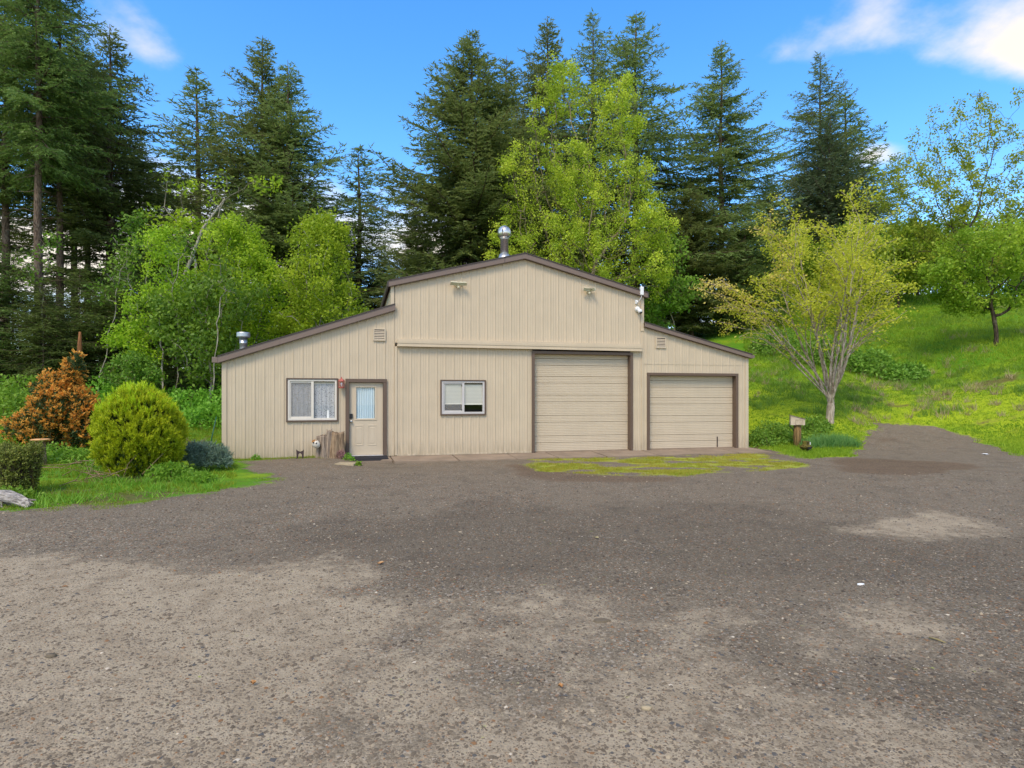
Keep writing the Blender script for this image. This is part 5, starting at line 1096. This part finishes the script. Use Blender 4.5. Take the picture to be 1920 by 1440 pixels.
# ------------------------------------------------------------------ gravel stones
def gravel():
    r = np.random.default_rng(200); n = 125000
    Y = 2.3*(14./2.3)**(r.random(n)**1.25); px = r.uniform(-60, 1980, n); X = (px-960)/F*Y; g, pl, ms, dt = masks(X, Y); ok = (g > .6) & (ms < .3) & (r.random(n) > pl*.2); X, Y, pl = X[ok], Y[ok], pl[ok]; n = len(X)
    sz = (.0032+.0036*r.random(n)+.012*r.random(n)**8)*(1+.05*(Y-3)); z = height(X, Y)+.004-sz*.1
    oct_ = np.array([(1, 0, 0), (0, 1, 0), (-1, 0, 0), (0, -1, 0), (0, 0, .75), (0, 0, -.4)], float); Fo = np.array([(0, 1, 4), (1, 2, 4), (2, 3, 4), (3, 0, 4)])
    a = r.uniform(0, 6.28, n); ca, sa = np.cos(a), np.sin(a); V = oct_[None, :5]*(1+r.uniform(-.35, .35, (n, 5, 1)))*np.stack([sz*(.8+.7*r.random(n)), sz*(.7+.4*r.random(n)), sz*(.6+.5*r.random(n))], 1)[:, None]
    V[:, :4, 2] += (r.uniform(-.1, .35, (n, 4))*sz[:, None]); V = np.stack([V[..., 0]*ca[:, None]-V[..., 1]*sa[:, None], V[..., 0]*sa[:, None]+V[..., 1]*ca[:, None], V[..., 2]], -1)+np.stack([X, Y, z], 1)[:, None]
    Fc = (np.arange(n)*5)[:, None, None]+Fo[None]; tn = r.random(n); tn = np.where((pl > .4) & (tn < .42), tn*.4+.40, tn); me = np_mesh('gravel_stones', V.reshape(-1, 3), Fc.reshape(-1, 3), None, np.repeat(tn, 5))
    t = NT('gravel_stone_mix'); at = t.attr('tint'); cr = t.n('ShaderNodeValToRGB'); t.l(at, cr.inputs[0]); e = cr.color_ramp; e.interpolation = 'CONSTANT'
    cols = [(0, (76, 67, 57)), (.2, (92, 82, 69)), (.42, (106, 95, 80)), (.62, (123, 111, 93)), (.76, (86, 84, 81)), (.84, (142, 130, 112)), (.925, (130, 98, 68)), (.955, (160, 145, 121)), (.994, (190, 178, 158))]
    e.elements[0].position = 0; e.elements[0].color = (*srgb(cols[0][1]), 1); e.elements[1].position = cols[1][0]; e.elements[1].color = (*srgb(cols[1][1]), 1)
    for p, c in cols[2:]: q = e.elements.new(p); q.color = (*srgb(c), 1)
    me.materials.append(t.done(t.bsdf(cr.outputs[0], .88, 0, .25)))
    tag(link('gravel_stones', me), 'loose gravel stones lying on the driveway', 'gravel', None, 'stuff')
gravel()
# ------------------------------------------------------------------ garden pieces and litter
x, y, z = gp(76, 14.0); o = empty('garden_table', (x, y, z)); tag(o, 'tan disc table on a stump in front of the orange shrub', 'table')
part('top', 'disc_wood', lambda m: m.lathe([(.14, .55), (.20, .575), (.205, .585), (.15, .60), (.0, .602)], 24), o, True)
part('stump', 'stumpwood', lambda m: m.lathe([(.13, -.05), (.115, .15), (.10, .4), (.10, .555)], 14).jitter(.008, 3), o, True)
x, y, z = gp(36, 9.75, -.03); o = empty('weathered_log', (x, y, z), -.30); tag(o, 'bleached cracked log lying at the left edge of the drive', 'log')
part('log_body', 'logwood', lambda m: m.tube([(-.75, .1, .13), (-.4, .05, .15), (-.05, 0, .13), (.16, -.02, .085), (.27, -.03, .05)], [.11, .12, .10, .075, .03], 11).jitter(.02, 9), o)
for k in range(5): part('splinter', 'logwood', lambda m: m.tube([(-.5+.05*k, -.09+.03*k, .14+.03*math.sin(k*2)), (-.05, -.10+.045*k, .14+.04*math.sin(k*1.3)), (.22+.05*(k % 3), -.09+.04*k, .05+.02*k)], [.034, .036, .006], 5).jitter(.008, k), o)
part('broken_root', 'logwood', lambda m: m.tube([(-.25, -.1, .1), (-.15, -.16, .04), (-.05, -.17, .0)], [.02, .014, .008], 6), o, True)
b = bw(-3.86, -.25); zb = gz(b.x, b.y); o = empty('green_pole', (b.x, b.y, zb)); tag(o, 'green pole with dark socket leaning at the workshop corner', 'pole')
part('socket', 'black', lambda m: m.tube([(-.06, 0, -.02), (-.05, 0, .30)], [.035, .032], 10), o); part('pole', 'green_pole', lambda m: m.tube([(-.05, 0, .28), (-.02, .05, .6), (.05, .14, 1.12)], [.016, .014, .012], 8), o, True)
part('tap', 'chrome', lambda m: m.tube([(-.06, -.02, .16), (-.11, -.05, .12), (-.13, -.05, .06)], [.018, .016, .02], 8), o, True)
def sticks(name, label, px, Y, n, sp, ln, seed, mat='twig', hgt=.3):
    r = np.random.default_rng(seed); b = np.array(gp(px, Y)); o = empty(name, b); tag(o, label, 'branches'); A = np.stack([r.normal(0, sp, n), r.normal(0, sp, n), hgt*r.random(n)], 1); D = unit(np.stack([r.normal(0, 1, n), r.normal(0, .6, n), r.normal(.1, .35, n)], 1)); Mi = A+D*ln*.5+r.normal(0, .05, (n, 3)); B = Mi+unit(D+r.normal(0, .3, (n, 3)))*ln*.5; e = np.ones(n)
    zz0 = lambda Q: np.maximum(Q[:, 2], height(Q[:, 0]+b[0], Q[:, 1]+b[1])-b[2]+.01)
    for Q in (A, Mi, B): Q[:, 2] = zz0(Q)
    V, Fc = cat([frustums(A, Mi, e*.010, e*.008, 4), frustums(Mi, B, e*.008, e*.003, 4)]); link('twigs', np_mesh('twigs', V, Fc, mat, None, True), o)
sticks('brush_pile', 'pile of dry pale brush behind the juniper', 355, 15.6, 70, .22, .5, 1, 'twig', .45)
sticks('fallen_twigs', 'bare dead twigs in front of the orange shrub', 165, 13.6, 14, .5, .7, 2, 'twig', .25)
sticks('fallen_twigs', 'dead twigs at the left foot of the golden shrub', 200, 12.3, 22, .3, .55, 3, 'twig', .15)
x, y, z = gp(1495, 20.2); o = empty('utility_box', (x, y, z), -.32); tag(o, 'tan slant-roofed wooden box on a stout post right of the workshop', 'box')
part('post', 'post', lambda m: m.tube([(0, 0, -.15), (0, 0, .35), (.005, 0, .72)], [.125, .12, .118], 14), o, True)
part('box_body', 'box_wood', lambda m: m.prism([(-.22, .70), (.21, .70), (.21, .90), (-.22, 1.02)], -.17, .20), o)
part('lid', 'fascia', lambda m: m.prism([(-.245, 1.022), (.235, .889), (.235, .905), (-.245, 1.038)], -.19, .22), o)
part('hatch', 'box_side', lambda m: m.box(-.07, .13, -.178, -.166, .712, .86, .003), o)
for q in ((-.075, -.07, .705, .868), (.13, .135, .705, .868), (-.07, .13, .862, .868)): part('hatch_gap', 'iron', lambda m: m.box(q[0], q[1], -.1735, -.165, q[2], q[3]), o)
part('cable', 'black', lambda m: m.tube([(-.22, -.1, .74), (-.245, -.11, .66), (-.16, -.12, .58), (-.12, -.11, .50)], .012, 6), o, True)
x, y, z = gp(1511, 18.9); o = empty('mossy_lantern', (x, y, z), .15); tag(o, 'small mossy wooden garden lantern beside the box post', 'ornament')
part('cap', 'mossy', lambda m: m.lathe([(.13, .21), (.10, .25), (.105, .33), (.085, .345), (.0, .345)], 12), o)
part('middle', 'mossy', lambda m: m.lathe([(.10, .08), (.175, .13), (.19, .17), (.15, .2), (.12, .215)], 14), o)
part('opening', 'black', lambda m: m.box(-.05, .05, -.19, -.1, .10, .175), o)
part('white_side', 'white_plastic', lambda m: m.box(.095, .112, -.07, .03, .23, .31), o)
for k in range(3): aa = k*2.09+.5; part('leg', 'mossy', lambda m: m.tube([(.08*math.cos(aa), .08*math.sin(aa), .1), (.13*math.cos(aa), .13*math.sin(aa), -.02)], [.03, .025], 7), o)
def fallen(name, label, cat_, px, py, sz, mat, seed, rot=0.):
    x, y = flat(px, py); r = np.random.default_rng(seed); n = 11; a = np.linspace(0, 6.28, n, endpoint=False); q = sz*(.6+.55*(np.arange(n) % 2))*(.8+.4*r.random(n))
    V = np.concatenate([np.stack([q*np.cos(a), q*.75*np.sin(a), .012+.02*r.random(n)], 1), np.stack([q*np.cos(a), q*.75*np.sin(a), .009+.0*a], 1)+np.array([0, 0, .0]), [[0, 0, .016], [0, 0, .006]]]); 
    V[n:2*n, 2] = V[:n, 2]-.002
    Fc = [(i, (i+1) % n, 2*n) for i in range(n)]+[(n+(i+1) % n, n+i, 2*n+1) for i in range(n)]
    me = np_mesh(name, V, np.array(Fc), mat, r.random(len(V))); o = link(name, me); o.location = (x, y, gz(x, y)+.006); o.rotation_euler = (0, 0, rot); tag(o, label, cat_)
fallen('fallen_leaf', 'curled orange leaf on the gravel left of centre', 'leaf', 714, 1059, .040, 'dead_leaf', 1, .4)
fallen('fallen_leaf', 'pale yellow leaf on the gravel right of centre', 'leaf', 1119, 1011, .032, 'straw', 2)
fallen('fallen_leaf', 'tiny tan leaf in the centre foreground gravel', 'leaf', 1052, 1292, .018, 'dead_leaf', 3)
fallen('fallen_leaf', 'small rust leaf in the left foreground gravel', 'leaf', 475, 1287, .020, 'dead_leaf', 4, 1.)
fallen('paper_scrap', 'scrap of white litter on the gravel spur at right', 'litter', 1848, 853, .11, 'paper', 5)
for i, (px, py, sz, mt_, lb) in enumerate([(1125, 1166, .06, 'flat_stone', 'flat angular stone half sunk in the central gravel'), (1213, 1330, .03, 'paver', 'pale pebble in the near right foreground'), (1614, 1097, .026, 'paper', 'white pebble on the dark gravel at right'), (95, 1233, .035, 'flat_stone', 'dark grey pebble in the left foreground gravel')]):
    x, y = flat(px, py); m = MB(); n = 6 if i == 0 else 9; rr = random.Random(i); q = [sz*((.55 if i == 0 else .8)+(.9 if i == 0 else .4)*rr.random()) for _ in range(n)]; pts = [(q[k]*math.cos(6.283*k/n)*1.2, q[k]*.7*math.sin(6.283*k/n)) for k in range(n)]; hh = .018 if i == 0 else sz*.6
    m.add([(u, v_, 0) for u, v_ in pts]+[(u*.86, v_*.86, hh) for u, v_ in pts], [tuple(range(n-1, -1, -1)), tuple(range(n, 2*n))]+[(k, (k+1) % n, n+(k+1) % n, n+k) for k in range(n)])
    o = m.build('pebble', mt_, None, i > 0); o.location = (x, y, gz(x, y)+.0005); tag(o, lb, 'stone')
x, y = flat(1757, 1203); m = MB(); m.tube([(-.03, .04, .012), (0, 0, .014), (.025, -.05, .01)], [.006, .007, .005], 6); o = m.build('straw_stick', 'straw', None, True); o.location = (x, y, gz(x, y)+.004); tag(o, 'short pale stick on the gravel at right', 'stick')
